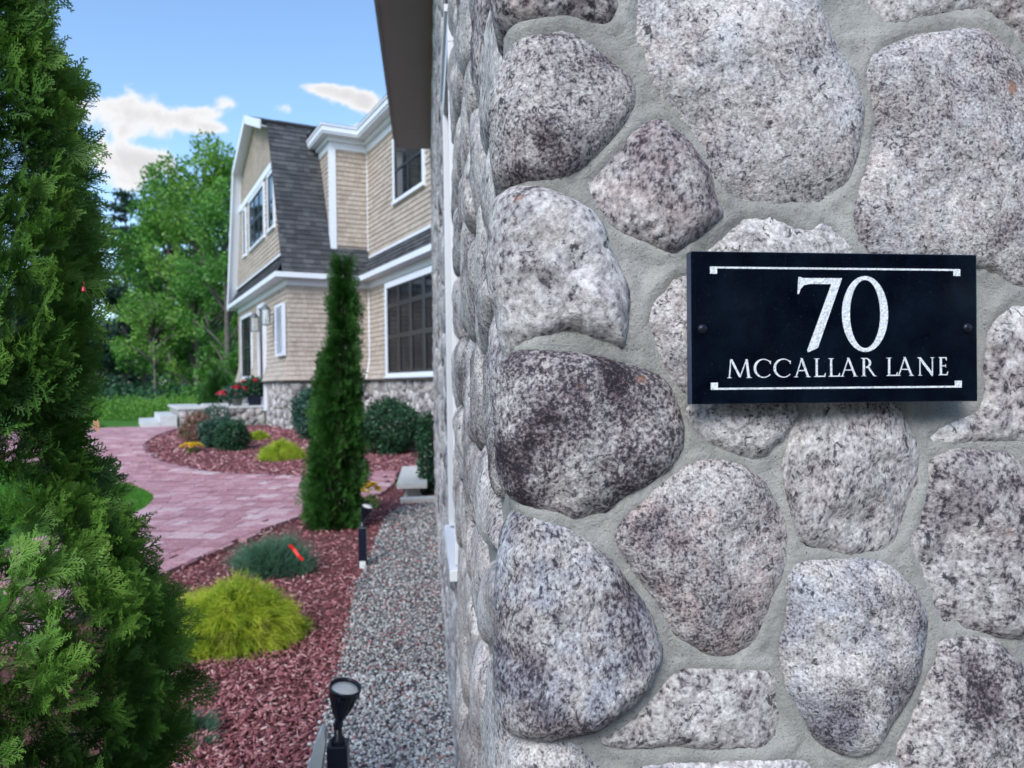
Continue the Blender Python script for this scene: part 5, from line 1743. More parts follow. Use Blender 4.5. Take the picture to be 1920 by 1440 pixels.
_ind = {'shingle': 0, 'roof_shingle': 0}
def laps(o0, ax, ay, nrm, poly, course, w0, w1, thick, mat, host, name, limit, seed, holes=(), skirt=None):
    """overlapping shingle courses on a planar region; poly in (a, b) with b up"""
    rg = np.random.default_rng(seed)
    o0, ax, ay, nrm = Vector(o0), Vector(ax), Vector(ay), Vector(nrm)
    if area(poly) < 0:
        poly = poly[::-1]
    a0 = min(p[0] for p in poly); a1 = max(p[0] for p in poly)
    b0 = min(p[1] for p in poly); b1 = max(p[1] for p in poly)
    out = []
    nrow = int(math.ceil((b1 - b0) / course))
    for r_ in range(nrow):
        v0 = b0 + r_ * course
        v1 = v0 + course + .004
        u = a0 - rg.uniform(0, w0)
        while u < a1:
            w_ = rg.uniform(w0, w1)
            g = .0025 if w1 < 1 else .001
            cell = [(u + g, v0 - rg.uniform(0, .004)), (u + w_ - g, v0), (u + w_ - g, v1), (u + g, v1)]
            q = clip_convex(cell, poly)
            u += w_
            if len(q) < 3 or abs(area(q)) < course * w0 * .06:
                continue
            cxm, cym = sum(p[0] for p in q) / len(q), sum(p[1] for p in q) / len(q)
            if any(hx0 < cxm < hx1 and hy0 < cym < hy1 for hx0, hx1, hy0, hy1 in holes):
                continue
            tk = thick * rg.uniform(.8, 1.25)
            if skirt and a0 == 0:
                q = [(pa - skirt(pb) if pa < .012 else pa, pb) for pa, pb in q]
            V = []
            for (pa, pb) in q:
                hgt = .002 + tk * max(0, (v1 - pb)) / (v1 - v0)
                off = 0.0
                if skirt:
                    off = skirt(pb)
                V.append(o0 + ax * pa + ay * pb + nrm * (hgt + off))
            n = len(q)
            Vb = [o0 + ax * pa + ay * pb + nrm * (-.004 + (skirt(pb) if skirt else 0)) for pa, pb in q]
            out.append((V + Vb, [tuple(range(n))] + [(i, n + i, n + (i + 1) % n, (i + 1) % n) for i in range(n)], abs(area(q))))
    rest = []
    for (V, Fc, ar) in out:
        if _ind[name] < limit:
            _ind[name] += 1
            c_ = sum(V, Vector()) / len(V)
            obj(name, [v - c_ for v in V], Fc, mat, host, loc=tuple(c_))
        else:
            rest.append((V, Fc))
    if rest:
        VV_, FF_, AA = [], [], []
        for V, Fc in rest:
            n = len(VV_)
            VV_ += [tuple(v) for v in V]
            FF_ += [tuple(i + n for i in f) for f in Fc]
            AA += [rg.uniform()] * len(V)
        stuff(obj(name + 's', np.array(VV_), FF_, mat, host, attr={'rnd': AA}))

def flare(z):
    return .16 * max(0, 1 - (z - ZB) / .75) ** 2
flarev = lambda b_: .16 * max(0, 1 - b_ / .75) ** 2
LIM_S, LIM_R = 295, 295
# walls (sheathing boxes under the shingles)

def wallbox(x0, x1, y0, y1, z0, z1, m=None):
    return MB().box(x0, x1, y0, y1, z0, z1).out('wall', m or M_SHW, house)

w_S = wallbox(.004, XB + .5, .004, T - .004, ZB - .01, ZP + .02)
# S wall, first floor: flared foot
laps((0, 0, ZB), (1, 0, 0), (0, 0, 1), (0, -1, 0), [(0, 0), (XB, 0), (XB, ZE - ZB - .12), (0, ZE - ZB - .12)], .125, .10, .19, .021, M_SHG, w_S, 'shingle', LIM_S, 401, skirt=flarev)
# foot of the flare, closed with a drip board
fl = MB()
fl.box(-.17, XB, -.165, .0, ZB - .035, ZB - .008)
fl.box(-.165, 0.0, 0, T, ZB - .035, ZB - .008)
fl.box(XB - .165, XB, -7.2, -.166, ZB - .035, ZB - .008)
fl.out('water_table', plain('weathered_ledge', (.12, .11, .10), .8), house)

# windows on the side (G) wall
def rectG(px0, px1, pyt, pyb, x=-.02):
    y0, zt = h_G(px1, pyt, x)
    y1, zb = h_G(px0, pyb, x)
    return y0, y1, zb, zt
def win_unit(host, mapf, a0, a1, z0, z1, cols, rows, trim=.10, double=True, sashw=.045, trimmat=None):
    """mapf(a, z, d): a along the wall, d outward"""
    root = put('window', None, host)
    def bx(name, rects, d0, d1, mat, parent, bev=0):
        mb = MB()
        for (xa, xb, za, zb) in rects:
            V = [mapf(a, z, d) for d in (d0, d1) for z in (za, zb) for a in (xa, xb)]
            mb.add(V, [(0, 2, 3, 1), (4, 5, 7, 6), (0, 1, 5, 4), (2, 6, 7, 3), (0, 4, 6, 2), (1, 3, 7, 5)])
        me_o = mb.out(name, mat, parent)
        return me_o
    tm = trimmat or M_TRIM
    if trim:
        bx('casing', [(a0 - trim, a0, z0 - trim * .5, z1 + trim), (a1, a1 + trim, z0 - trim * .5, z1 + trim), (a0, a1, z1, z1 + trim)], .0, .055, tm, root)
        bx('sill', [(a0 - trim - .02, a1 + trim + .02, z0 - trim * .5 - .05, z0 - trim * .5)], .0, .09, tm, root)
        bx('sill_apron', [(a0, a1, z0 - trim * .5, z0)], .0, .06, tm, root)
    W_ = (a1 - a0) / cols
    fr, pn = [], []
    hz_ = .035 if sashw < .06 else .06
    for c_ in range(cols):
        xa, xb = a0 + c_ * W_, a0 + (c_ + 1) * W_
        fr += [(xa, xa + sashw, z0, z1), (xb - sashw, xb, z0, z1)]
        zz = [z0] + [z0 + (z1 - z0) * f for f in rows] + [z1]
        for k in range(len(zz) - 1):
            pa, pb_ = zz[k], zz[k + 1]
            fr.append((xa + sashw, xb - sashw, pa, pa + hz_))
            fr.append((xa + sashw, xb - sashw, pb_ - hz_ * .8, pb_))
            pn.append((xa + sashw, xb - sashw, pa + .035, pb_ - .025))
    bx('sash', fr, .012, .040, M_BLACK, root)
    for p_ in pn:
        bx('pane', [p_], .016, .022, M_GLASS, root)
    return root
mG = lambda a, z, d: (-d, a, z)
mS = lambda a, z, d: (a, -d, z)
mW = lambda x0: (lambda a, z, d: (x0 - d, a, z))
holesG = []
# first floor window, door, shutter on G
y0, y1, z0, z1 = rectG(455, 471.5, 595, 705)
z1 = h_G(463, 596, 0)[1]; z0 = h_G(463, 706, 0)[1]
wl1 = (y0, y1, z0, z1); holesG.append((y0 - .1, y1 + .1, z0 - .1, z1 + .1))
dy0, dy1 = h_G(499, 650, 0)[0], h_G(490.5, 650, 0)[0]
dz1 = h_G(495, 577, 0)[1]
holesG.append((dy0 - .12, dy1 + .12, 0, dz1 + .12))
w_G = wallbox(.002, .3, .006, T, ZB - .01, ZP + .01)
laps((0, 0, ZB), (0, 1, 0), (0, 0, 1), (-1, 0, 0), [(0, 0), (T, 0), (T, ZE - ZB - .12), (0, ZE - ZB - .12)], .125, .12, .24, .021, M_SHG, w_G, 'shingle', LIM_S, 402, holes=[(a, b_, c_ - ZB, d_ - ZB) for a, b_, c_, d_ in holesG], skirt=flarev)
win_unit(house, mG, *wl1, 3, [.48], .10)
MB().box(-.10, -.0, dy0 - .13, dy0, .74, dz1 + .12).box(-.10, -.0, dy1, dy1 + .13, .74, dz1 + .12).box(-.10, 0, dy0, dy1, dz1, dz1 + .12).out('door_casing', M_TRIM, house)
dr = MB().box(-.05, -.01, dy0, dy1, .76, dz1).out('door', plain('dark_maroon_door', (.05, .012, .012), .4, .1), house)
for zz in (.95, 1.9):
    MB().box(-.062, -.051, dy0 + .12, dy1 - .12, zz, zz + .75).out('door_panel', plain('maroon_panel', (.065, .016, .015), .4, .1), dr)
MB().tube([(-.052, dy0 + .07, 1.75), (-.12, dy0 + .07, 1.75)], .03, 10).out('handle', plain('aged_brass', (.2, .14, .06), .4, .1, metal=1.0), dr, True)
# white louvred shutter panel
sy0, sy1 = h_G(531, 600, -.1)[0], h_G(517, 600, -.1)[0]
sz0, sz1 = h_G(524, 668, -.1)[1], h_G(524, 571, -.1)[1]
sh = MB()
sh.box(-.13, -.04, sy0, sy0 + .06, sz0, sz1).box(-.13, -.04, sy1 - .06, sy1, sz0, sz1).box(-.13, -.04, sy0 + .06, sy1 - .06, sz0, sz0 + .06).box(-.13, -.04, sy0 + .06, sy1 - .06, sz1 - .06, sz1)
sh.box(-.045, -.03, sy0 + .06, sy1 - .06, sz0 + .06, sz1 - .06)
sho = sh.out('shutter', M_TRIM, house)
k = 20
for i in range(k):
    z_ = sz0 + .07 + (sz1 - sz0 - .14) * i / k
    MB().add([(-.125, sy0 + .062, z_), (-.125, sy1 - .062, z_), (-.06, sy1 - .062, z_ + .03), (-.06, sy0 + .062, z_ + .03), (-.125, sy0 + .062, z_ + .012), (-.125, sy1 - .062, z_ + .012), (-.06, sy1 - .062, z_ + .042), (-.06, sy0 + .062, z_ + .042)],
             [(3, 2, 1, 0), (4, 5, 6, 7), (0, 1, 5, 4), (1, 2, 6, 5), (2, 3, 7, 6), (3, 0, 4, 7)]).out('slat', M_TRIM, sho)
# W wall, first floor
WL = 7.2
w_W = wallbox(XB + .004, XB + 4, -WL, .002, ZB - .01, ZP + .01)
wy1 = h_W1 = None
def h_W(px, py, d=0.0):
    return h_G(px, py, XB - d)
a1_, _ = h_W(736, 600)
wz1 = h_W(737, 541)[1]; wz0 = h_W(738, 700)[1]
wW = (a1_ - 3.3, a1_, wz0, wz1)
laps((XB, 0, ZB), (0, 1, 0), (0, 0, 1), (-1, 0, 0), [(-WL, 0), (0, 0), (0, ZE - ZB - .12), (-WL, ZE - ZB - .12)], .125, .12, .24, .021, M_SHG, w_W, 'shingle', LIM_S, 403, holes=[(wW[0] - .1, wW[1] + .14, wW[2] - ZB - .1, wW[3] - ZB + .1)], skirt=flarev)
wlow = win_unit(house, mW(XB - .10), *wW, 4, [.42, .78], .14, sashw=.09)
m, t, b = material('screened_dark_glass')
setb(t, b, col=ramp(t, noise(t, ocoord(t), 2.0, 3), [(0.4, (.004, .007, .012)), (0.65, (.016, .019, .024))]), rough=.08, spec=.12)
for ch_ in wlow.children:
    if ch_.name.startswith('pane'):
        ch_.data.materials[0] = m
MB().box(XB - .10, XB + .01, wW[0] - .14, wW[1] + .14, wW[2] - .07, wW[3] + .14).out('window_box', M_BLACK, house)
# inner corner bead
MB().tube([(XB - .02, -.02, ZE - .1)] + [(XB - .02 - flare(z), -.02 - flare(z), z) for z in np.linspace(ZB + .75, ZB, 6)], .022, 6).out('corner_bead', M_TRIM, house, True)

# frieze + eave all round at ZE
def eave_run(pts, zt, over, fas, name='eave'):
    pass
OV = .33
fz = MB()
fz.box(-.035, XB - .036, -.035, -.001, ZE - .16, ZE + .02)
fz.box(-.035, -.001, 0, T, ZE - .16, ZE + .02)
fz.box(XB - .035, XB - .001, -WL, -.036, ZE - .16, ZE + .02)
fz.out('frieze', M_TRIM, house)
sf = MB()
sf.box(-OV, XB - OV, -OV, -.037, ZE + .02, ZE + .04)
sf.box(-OV, -.037, -.036, T + .1, ZE + .021, ZE + .041)
sf.box(XB - OV + .001, XB - .001, -WL, -.037, ZE + .022, ZE + .042)
sf.out('soffit', M_TRIM, house)
ft = MB()
ft.box(-OV - .03, XB - OV, -OV - .03, -OV - .001, ZE + .0, ZE + .13)
ft.box(-OV - .03, -OV - .001, -OV, T + .12, ZE + .0, ZE + .13)
ft.box(XB - OV - .03, XB - OV - .001, -WL, -OV - .032, ZE + .0, ZE + .13)
ft.out('fascia', M_TRIM, house)

# steep main roof slope (pent + mansard face) toward S, clear of the dormer
EZ = ZE + .12
def slope_frame(y0, z0, y1, z1):
    d = Vector((0, y1 - y0, z1 - z0)); L = d.length
    return d / L, L, Vector((0, -(z1 - z0), y1 - y0)).normalized()
roof = MB()
xl = -.18
y_at = lambda z: -OV + (z - EZ) / (ZBR - EZ) * (YB1 + OV)
# solid under the shingles
roof.prism([(-OV, EZ), (YB1, ZBR), (YR, ZR), (2 * YR - YB1, ZBR), (2 * YR + OV, EZ)], .0, XB + 6, lambda y, z, x: (x, y, z))
roof.prism([(-OV, EZ), (YB1, ZBR), (YR, ZR), (2 * YR - YB1, ZBR), (2 * YR + OV, EZ), (2 * YR + OV - .07, EZ), (2 * YR - YB1 - .05, ZBR - .06), (YR, ZR - .06), (YB1 + .05, ZBR - .06), (-OV + .07, EZ)], xl + .01, -.001, lambda y, z, x: (x, y, z))
ro = roof.out('roof', M_RSH, house)
dv, L, nv2 = slope_frame(-OV, EZ, YB1, ZBR)
sD = (ZP - EZ) / (ZBR - EZ) * L
laps((0, -OV, EZ), (1, 0, 0), tuple(dv), tuple(nv2), [(xl, 0), (XB + .2, 0), (XB + .2, L), (xl, L)], .145, .12, .30, .022, M_RSH, ro, 'roof_shingle', LIM_R, 411)
dv2, L2, nv3 = slope_frame(YB1, ZBR, YR, ZR)
laps((0, YB1, ZBR), (1, 0, 0), tuple(dv2), tuple(nv3), [(xl - .05, -.1), (XB + 3, -.1), (XB + 3, L2), (xl - .05, L2)], .16, .2, .5, .015, M_RSH, ro, 'roof_shingle', LIM_R, 412)
# pent on the G side
pg = MB().prism([(-OV, EZ), (0.0, ZP), (.02, ZP), (.02, EZ)], .0, T + .1, lambda x, z, y: (x, y, z)).out('pent_roof', M_RSH, house)
dp = Vector((OV, 0, ZP - EZ)); Lp = dp.length; dp /= Lp
np_ = Vector((-(ZP - EZ), 0, OV)).normalized()
laps((-OV, 0, EZ), (0, 1, 0), tuple(dp), tuple(np_), [(-OV, 0), (T + .1, 0), (T + .1, Lp), (0, Lp)], .145, .15, .32, .02, M_RSH, pg, 'roof_shingle', LIM_R, 413)
# pent along W
pw = MB().prism([(XB - OV, EZ), (XB, ZP), (XB + .02, ZP), (XB + .02, EZ)], -WL, -.0, lambda x, z, y: (x, y, z)).out('pent_roof', M_RSH, house)
laps((XB - OV, 0, EZ), (0, 1, 0), tuple(dp), tuple(np_), [(-WL, 0), (-OV, 0), (0, Lp), (-WL, Lp)], .145, .15, .32, .02, M_RSH, pw, 'roof_shingle', LIM_R, 414)

# gable wall above the pent (G plane)
def zroof(y):
    y = min(max(y, -OV), 2 * YR + OV)
    if y > YR: y = 2 * YR - y
    return EZ + (y + OV) / (YB1 + OV) * (ZBR - EZ) if y < YB1 else ZBR + (y - YB1) / (YR - YB1) * (ZR - ZBR)
gz = .10
gpoly = [(.06, ZP), (2 * YR - .06, ZP), (2 * YR - YB1 - .02, ZBR - gz), (YR, ZR - gz), (YB1 + .02, ZBR - gz)]
gw = MB().prism(gpoly, -.004, -.04, lambda y, z, x: (x, y, z)).out('gable_wall', M_SHW, house)
hw = []
def gwin(px0, px1, pt, pb):
    xm = (px0 + px1) / 2
    a_, b_ = h_G(px1, 400, -.05)[0], h_G(px0, 400, -.05)[0]
    return (a_, b_, h_G(xm, pb, -.05)[1], h_G(xm, pt, -.05)[1])
g_c = gwin(469, 496, 364, 455)
g_n = gwin(505, 515, 352, 432)
g_f = gwin(457.5, 461, 405, 486)
# same heads and sills all along
zt, zb_ = g_c[3], g_c[2]
g_n = (g_n[0], g_n[1], zb_, zt); g_f = (g_f[0], g_f[1], zb_, zt)
print('gable windows', g_c, g_n, g_f)
hol = [(a - .08, b_ + .08, zb_ - .08, zt + .1) for a, b_, _, _ in (g_c, g_n, g_f)]
laps((-.04, 0, 0), (0, 1, 0), (0, 0, 1), (-1, 0, 0), gpoly, .125, .14, .26, .021, M_SHG, gw, 'shingle', LIM_S, 404, holes=hol)
mGu = lambda a, z, d: (-.04 - d, a, z)
win_unit(house, mGu, *g_c, 3, [.5], .10)
win_unit(house, mGu, *g_n, 1, [.5], .10)
win_unit(house, mGu, *g_f, 1, [.5], .10)
yb_ = y_at(zt + .30) + .03
MB().box(-.11, -.041, yb_, 2 * YR - yb_, zt + .11, zt + .30).out('belt_trim', M_TRIM, house)
MB().box(-.09, -.041, .05, 2 * YR - .05, ZP - .0, ZP + .06).out('trim_strip', M_TRIM, house)
# far rake board and upper rakes: white boards with soffit, outside the gable
def rake(p, q, name, w_=.22, top=.02):
    (ya, za), (yb, zb2) = p, q
    d = Vector((0, yb - ya, zb2 - za)).normalized()
    nn = Vector((0, -d.z, d.y))
    if nn.z < 0: nn = -nn
    mb = MB()
    xo = -OV - .03
    def quad(x0, x1, t0, t1):
        V = []
        for x in (x0, x1):
            for (yy, zz) in ((ya, za), (yb, zb2)):
                for tt in (t0, t1):
                    V.append(Vector((x, yy, zz)) + nn * tt)
        mb.add(V, [(0, 1, 3, 2), (4, 6, 7, 5), (0, 2, 6, 4), (1, 5, 7, 3), (0, 4, 5, 1), (2, 3, 7, 6)])
    quad(xo, -OV + .005, -w_, top)
    quad(-OV + .006, -.041, -w_ + .06, -w_ + .08)
    return mb.out(name, M_TRIM, house)
yf = 2 * YR
rake((yf - YB1, ZBR), (yf + OV, EZ - .1), 'rake_board')
rake((YR, ZR), (yf - YB1, ZBR), 'rake_board')
rake((YB1 + .0, ZBR), (YR, ZR), 'rake_board')
MB().box(-.10, -.041, yf - .14, yf + .02, ZP, ZBR - 2.2).out('corner_board', M_TRIM, house)

# dormer / wing second floor
ZF = ZC + .06      # under side of frieze
ZT = ZF + .28
dw = wallbox(XD, XB + 4, .004, 3.0, ZP - .3, ZT)
laps((XD + .12, 0, ZP), (1, 0, 0), (0, 0, 1), (0, -1, 0), [(0, 0.05), (XB - XD - .14, 0.05), (XB - XD - .14, ZF - ZP), (0, ZF - ZP)], .125, .10, .19, .021, M_SHG, dw, 'shingle', LIM_S + 0, 405)
MB().box(XD - .03, XD + .13, -.035, -.001, ZP + .02, ZF).box(XD - .03, XD - .001, -.0, .14, ZP + .02, ZF).out('corner_board', M_TRIM, house)
ych = lambda z: y_at(z)
laps((XD, 0, 0), (0, 1, 0), (0, 0, 1), (-1, 0, 0), [(.14, ZP + .3), (ych(ZF) + .05, ZF), (.14, ZF)], .125, .14, .26, .021, M_SHG, dw, 'shingle', LIM_S, 406)
MB().box(XD - .02, XB - .02, -.02, -.001, ZP - .02, ZP + .045).box(XB - .04, XB - .001, -WL, -.021, ZP - .02, ZP + .045).out('trim_strip', M_TRIM, house)
MB().box(XB - .035, XB - .001, -.035, -.001, ZP + .05, ZF).out('corner_bead', M_TRIM, house)
uw = wallbox(XB + .004, XB + 4, -WL, .0, ZP - .3, ZT)
u_y1, _ = h_W(742, 300)
uz0 = h_W(742, 377)[1]; uz1 = min(h_W(742, 268)[1], ZF - .12)
u2 = (u_y1 - 1.85, u_y1, uz0, uz1)
laps((XB, 0, ZP), (0, 1, 0), (0, 0, 1), (-1, 0, 0), [(-WL, .05), (-.02, .05), (-.02, ZF - ZP), (-WL, ZF - ZP)], .125, .14, .26, .021, M_SHG, uw, 'shingle', LIM_S, 407, holes=[(u2[0] - .08, u2[1] + .08, u2[2] - ZP - .05, u2[3] - ZP + .06)])
win_unit(house, mW(XB - .002), *u2, 2, [.5], .11)
cr_ = MB()
cr_.box(XD - .035, XB - .036, -.036, -.001, ZF, ZT)
cr_.box(XD - .035, XD - .001, .0, 1.6, ZF, ZT)
cr_.box(XB - .036, XB - .001, -WL, -.037, ZF, ZT)
cr_.out('frieze', M_TRIM, house)
c2 = MB()
OD = .36
for k, (o_, za, zb2) in enumerate(((.14, ZT - .10, ZT + .0), (OD, ZT + .001, ZT + .05), (OD + .03, ZT + .051, ZT + .19), (OD + .06, ZT + .191, ZT + .24))):
    c2.box(XD - o_ * .8, XB - o_, -o_, 1.8, za, zb2)
    c2.box(XB - o_ + .0005, XB + .5, -WL, -o_ * 0 - .0, za, zb2)
c2.out('cornice', M_TRIM, house)
MB().add([(XD - .32, -.43, ZT + .243), (XB + 5, -.43, ZT + .243), (XB + 5, 3.2, ZT + .6), (XD - .32, 3.2, ZT + .6)], [(0, 1, 2, 3)]).add([(XB - .43, -WL, ZT + .245), (XB + 3, -WL, ZT + .8), (XB + 3, .5, ZT + .8), (XB - .43, -.43, ZT + .245)], [(0, 1, 2, 3)]).out('dormer_roof', M_RSH, house)

# stone foundation: mortar boxes with cobbles
fd = MB().box(-.02, XB + .4, -.02, T, -.1, ZB - .036).out('foundation', M_MORT, house)
fw = MB().box(XB - .02, XB + 4, -WL, -.021, -.1, ZB - .037).out('foundation', M_MORT, house)
def veneer(host, mapf, u0, u1, v0, v1, sp, seed, H=(.03, .06), nb=16, nr=4, gap=.03):
    bf = lambda U, V, Hh: np.array([mapf(a, b_, h) for a, b_, h in zip(U, V, Hh)])
    for ci, (p, cell) in enumerate(cobbles(u0, u1, v0, v1, sp, gap, seed)):
        r_ = np.random.default_rng(seed * 1000 + ci)
        W_, F_ = stone_mesh(np.array(cell), r_.uniform(*H), nb, nr, seed * 100 + ci, .8, .07, bf, .01)
        cen = W_.mean(0)
        o = obj('stone', W_ - cen, F_, M_GRAN, host, True, loc=tuple(cen))
        tone_stone(o, r_.choice([-.2, .1, .5, 1.0]), r_.uniform(0, .7), r_.choice([0, 0, .4]), 0)
veneer(fd, lambda a, b_, h: (a, -.02 - h, b_), 0, XB, .1, ZB - .05, .26, 61)
veneer(fd, lambda a, b_, h: (-.02 - h, a, b_), 0, 2.6, .1, ZB - .05, .26, 62)
veneer(fw, lambda a, b_, h: (XB - .02 - h, a, b_), -WL, -.03, .1, ZB - .05, .27, 63)

# porch with capstones, in front of the door wall
pr = thing('stone_porch', 'low fieldstone porch with pale bluestone cap and steps in front of the house door', 'porch', (A0.x, A0.y, 0), HR)
PY0 = h_G(500, 780, 0)[0]
PX1 = -2.35
pzt = .32 + .56
pb = MB().box(PX1, -.05, PY0, PY0 + 4.5, .1, pzt - .05).out('base', M_MORT, pr)
veneer(pb, lambda a, b_, h: (a, PY0 - h, b_), PX1, -.05, .2, pzt - .06, .25, 64)
M_CAP = plain('pale_bluestone', (.52, .54, .54), .8, .10, 6, .3, 60)
cx0 = PX1 - .06
for i in range(3):
    MB().box(cx0 + i * .8 + .004, cx0 + (i + 1) * .8 - .004, PY0 - .05, PY0 + .55, pzt - .049, pzt + .02).out('capstone', M_CAP, pb, bevel=.006)
MB().box(cx0, -.06, PY0 + .555, PY0 + 4.5, pzt - .049, pzt + .012).out('landing', M_CAP, pr)
MB().box(PX1 - .5, PX1 - .065, PY0 + .1, PY0 + 3.6, .2, pzt - .20).out('step', M_CAP, pr, bevel=.01)
MB().box(PX1 - .95, PX1 - .505, PY0 + .1, PY0 + 3.6, .2, pzt - .38).out('step', M_CAP, pr, bevel=.01)
MB().box(-1.75, -1.05, PY0 - .0, PY0 + .5, pzt + .021, pzt + .10).out('slab', M_CAP, pr, bevel=.01)
# lanterns flanking the door
M_LANT = plain('lantern_metal', (.25, .25, .24), .35, .1, metal=.8)
m, t, b = material('clear_lantern_glass'); setb(t, b, col=(.9, .95, .95), rough=.05, trans=.9); M_CLEAR = m
def lantern():
    r_ = thing('wall_lantern', 'glass box wall lantern right of the far house door', 'lantern', (0, 0, 0))
    f = MB()
    for sx_ in (-.11, .11):
        for sy_ in (-.11, .11):
            f.box(sx_ - .012, sx_ + .012, sy_ - .012, sy_ + .012, -.24, .16)
    f.box(-.125, .125, -.125, .125, .16, .18).box(-.125, .125, -.125, .125, -.26, -.24)
    f.out('frame', M_LANT, r_)
    MB().lathe([(.15, .18), (.12, .22), (.05, .29), (.02, .31), (.001, .33)], 4).out('cap', M_LANT, r_)
    MB().box(-.10, .10, -.10, .10, -.235, .155).out('glass_box', M_CLEAR, r_)
    MB().tube([(0, 0, -.23), (0, 0, -.08)], .025, 8).out('bulb_candle', M_TRIM, r_)
    MB().box(.12, .27, -.02, .02, .02, .06).box(.25, .27, -.07, .07, -.12, .16).out('bracket', M_LANT, r_)
    return r_
ln = lantern()
def hloc(x, y, z):
    p = HO + hS * x + hG * y
    return (p.x, p.y, z)
yl, zl = h_G(497.5, 592, -.28)
ln.location = hloc(-.28, yl, zl); ln.rotation_euler = (0, 0, HR)
yl, zl = h_G(477, 606, -.28)
dup(ln, hloc(-.28, yl, zl), 'glass box wall lantern between the far house door and window', HR)

# planters on the porch
def planter(name, label, px, py, back, prof, potmat, fr_, fh, nl, lsize, lmat, nflow, seed, petal=None):
    x_, z_ = h_S(px, py, PY0 + back)
    root = thing(name, label, 'potted plant', hloc(x_, PY0 + back, pzt + .021), HR)
    MB().lathe(prof, 20).out('pot', potmat, root, True)
    h0 = prof[-1][1]
    rg = np.random.default_rng(seed)
    if nl:
        u_ = rg.normal(size=(nl, 3)); u_ /= np.linalg.norm(u_, axis=1)[:, None]
        lump = 1 + .8 * fbm(u_, 2.5, seed, 3)
        P = u_ * (rg.uniform(.3, 1, nl) ** .5 * lump)[:, None] * np.array([fr_, fr_, fh * .5]) + np.array([0, 0, h0 + fh * .45])
        P[:, 2] = np.maximum(P[:, 2], .12)
        V, Fc, rn_ = tree_mesh_leaves(P, None, lsize, .6, rg)
        stuff(obj('foliage', V, Fc, lmat, root, False, {'rnd': rn_}))
    for k in range(nflow):
        th = rg.uniform(math.pi * .9, 2.1 * math.pi)
        el = rg.uniform(-.1, 1.0)
        c_ = Vector((math.cos(th) * fr_ * math.cos(el), math.sin(th) * fr_ * math.cos(el), h0 + fh * .45 + math.sin(el) * fh * .5))
        b_ = MB()
        for j in range(9):
            d = Vector(rg.normal(size=3)).normalized() * .045
            e = d.cross(Vector(rg.normal(size=3))).normalized() * .035
            b_.add([c_ + d - e, c_ + d + e, c_ + d * 1.6 + e * .6, c_ + d * 1.6 - e * .6], [(0, 1, 2, 3)])
            b_.add([c_ - d * .4, c_ + d + e * 1.2, c_ + d * 1.3 - e], [(0, 1, 2)])
        b_.out('blossom', petal or M_REDP, root)
    return root
potp = lambda r, h: [(.001, 0), (r * .72, 0), (r * .95, h * .9), (r * 1.05, h * .9), (r * 1.05, h), (r * .92, h), (r * .9, h * .9), (.001, h * .88)]
planter('potted_shrub', 'dark leafy shrub in a navy glazed pot on the porch', 478, 765, .18, potp(.24, .34), plain('navy_glaze', (.012, .022, .06), .2, .1), .42, .56, 1500, .09, M_DARKSH, 3, 501)
planter('potted_geranium', 'red flowering geranium in a grey pot on the porch', 445, 765, .22, potp(.16, .2), plain('grey_clay', (.2, .2, .19), .8, .1), .36, .46, 800, .08, M_TEALSH, 9, 502)
planter('potted_flowers', 'small pot with two pink red blooms near the porch steps', 426, 765, .5, potp(.12, .16), plain('grey_clay_b', (.22, .22, .21), .8, .1), .26, .42, 450, .07, M_TEALSH, 5, 503)
x_, z_ = h_S(494.5, 765, PY0 + .1)
tag(MB().lathe(potp(.11, .24), 20).out('white_pot', M_TRIM, None, True, loc=hloc(x_, PY0 + .1, pzt + .021)), 'small empty white pot beside the navy pot on the porch', 'pot')

# ------------------------------------------------------------------ benches, edging, lights
M_LIME = plain('pale_cut_limestone', (.56, .55, .52), .85, .10, 10, .4, 90)
def bench(name, label, px, py, L_, W_, h_, rot, back=0):
    g = G(px, py)
    r_ = thing(name, label, 'bench', (g.x, g.y + back, g.z), rot)
    MB().box(-W_ / 2, W_ / 2, -L_ / 2, L_ / 2, h_ - .075, h_).out('seat', M_LIME, r_, bevel=.008)
    for s_ in (-1, 1):
        lg = MB()
        lg.prism([(-W_ * .34, 0), (W_ * .34, 0), (W_ * .26, .06), (W_ * .22, (h_ - .08) * .6), (W_ * .30, h_ - .0755), (-W_ * .30, h_ - .0755), (-W_ * .22, (h_ - .08) * .6), (-W_ * .26, .06)], s_ * L_ * .33 - .05, s_ * L_ * .33 + .05, lambda x, z, y: (x, y, z))
        lg.out('leg', M_LIME, r_, bevel=.004)
    return r_
bench('stone_bench', 'pale cut stone bench standing nearest, right of the path', 757, 940, 1.9, .38, .23, R(6.4), .95)
bench('stone_bench', 'pale stone bench farther back, its end behind the nearer one', 801, 925, 2.0, .32, .40, R(6.4), 1.1)
e0 = G(806, 943)
e_ = MB()
e_.box(-.36, .30, -.07, .07, 0, .07)
tag(e_.out('edging_stone', M_LIME, None, bevel=.012, loc=(e0.x, e0.y, e0.z + .01)), 'pinkish edging slab closing the end of the gravel strip', 'edging stone').rotation_euler = (0, 0, R(12))

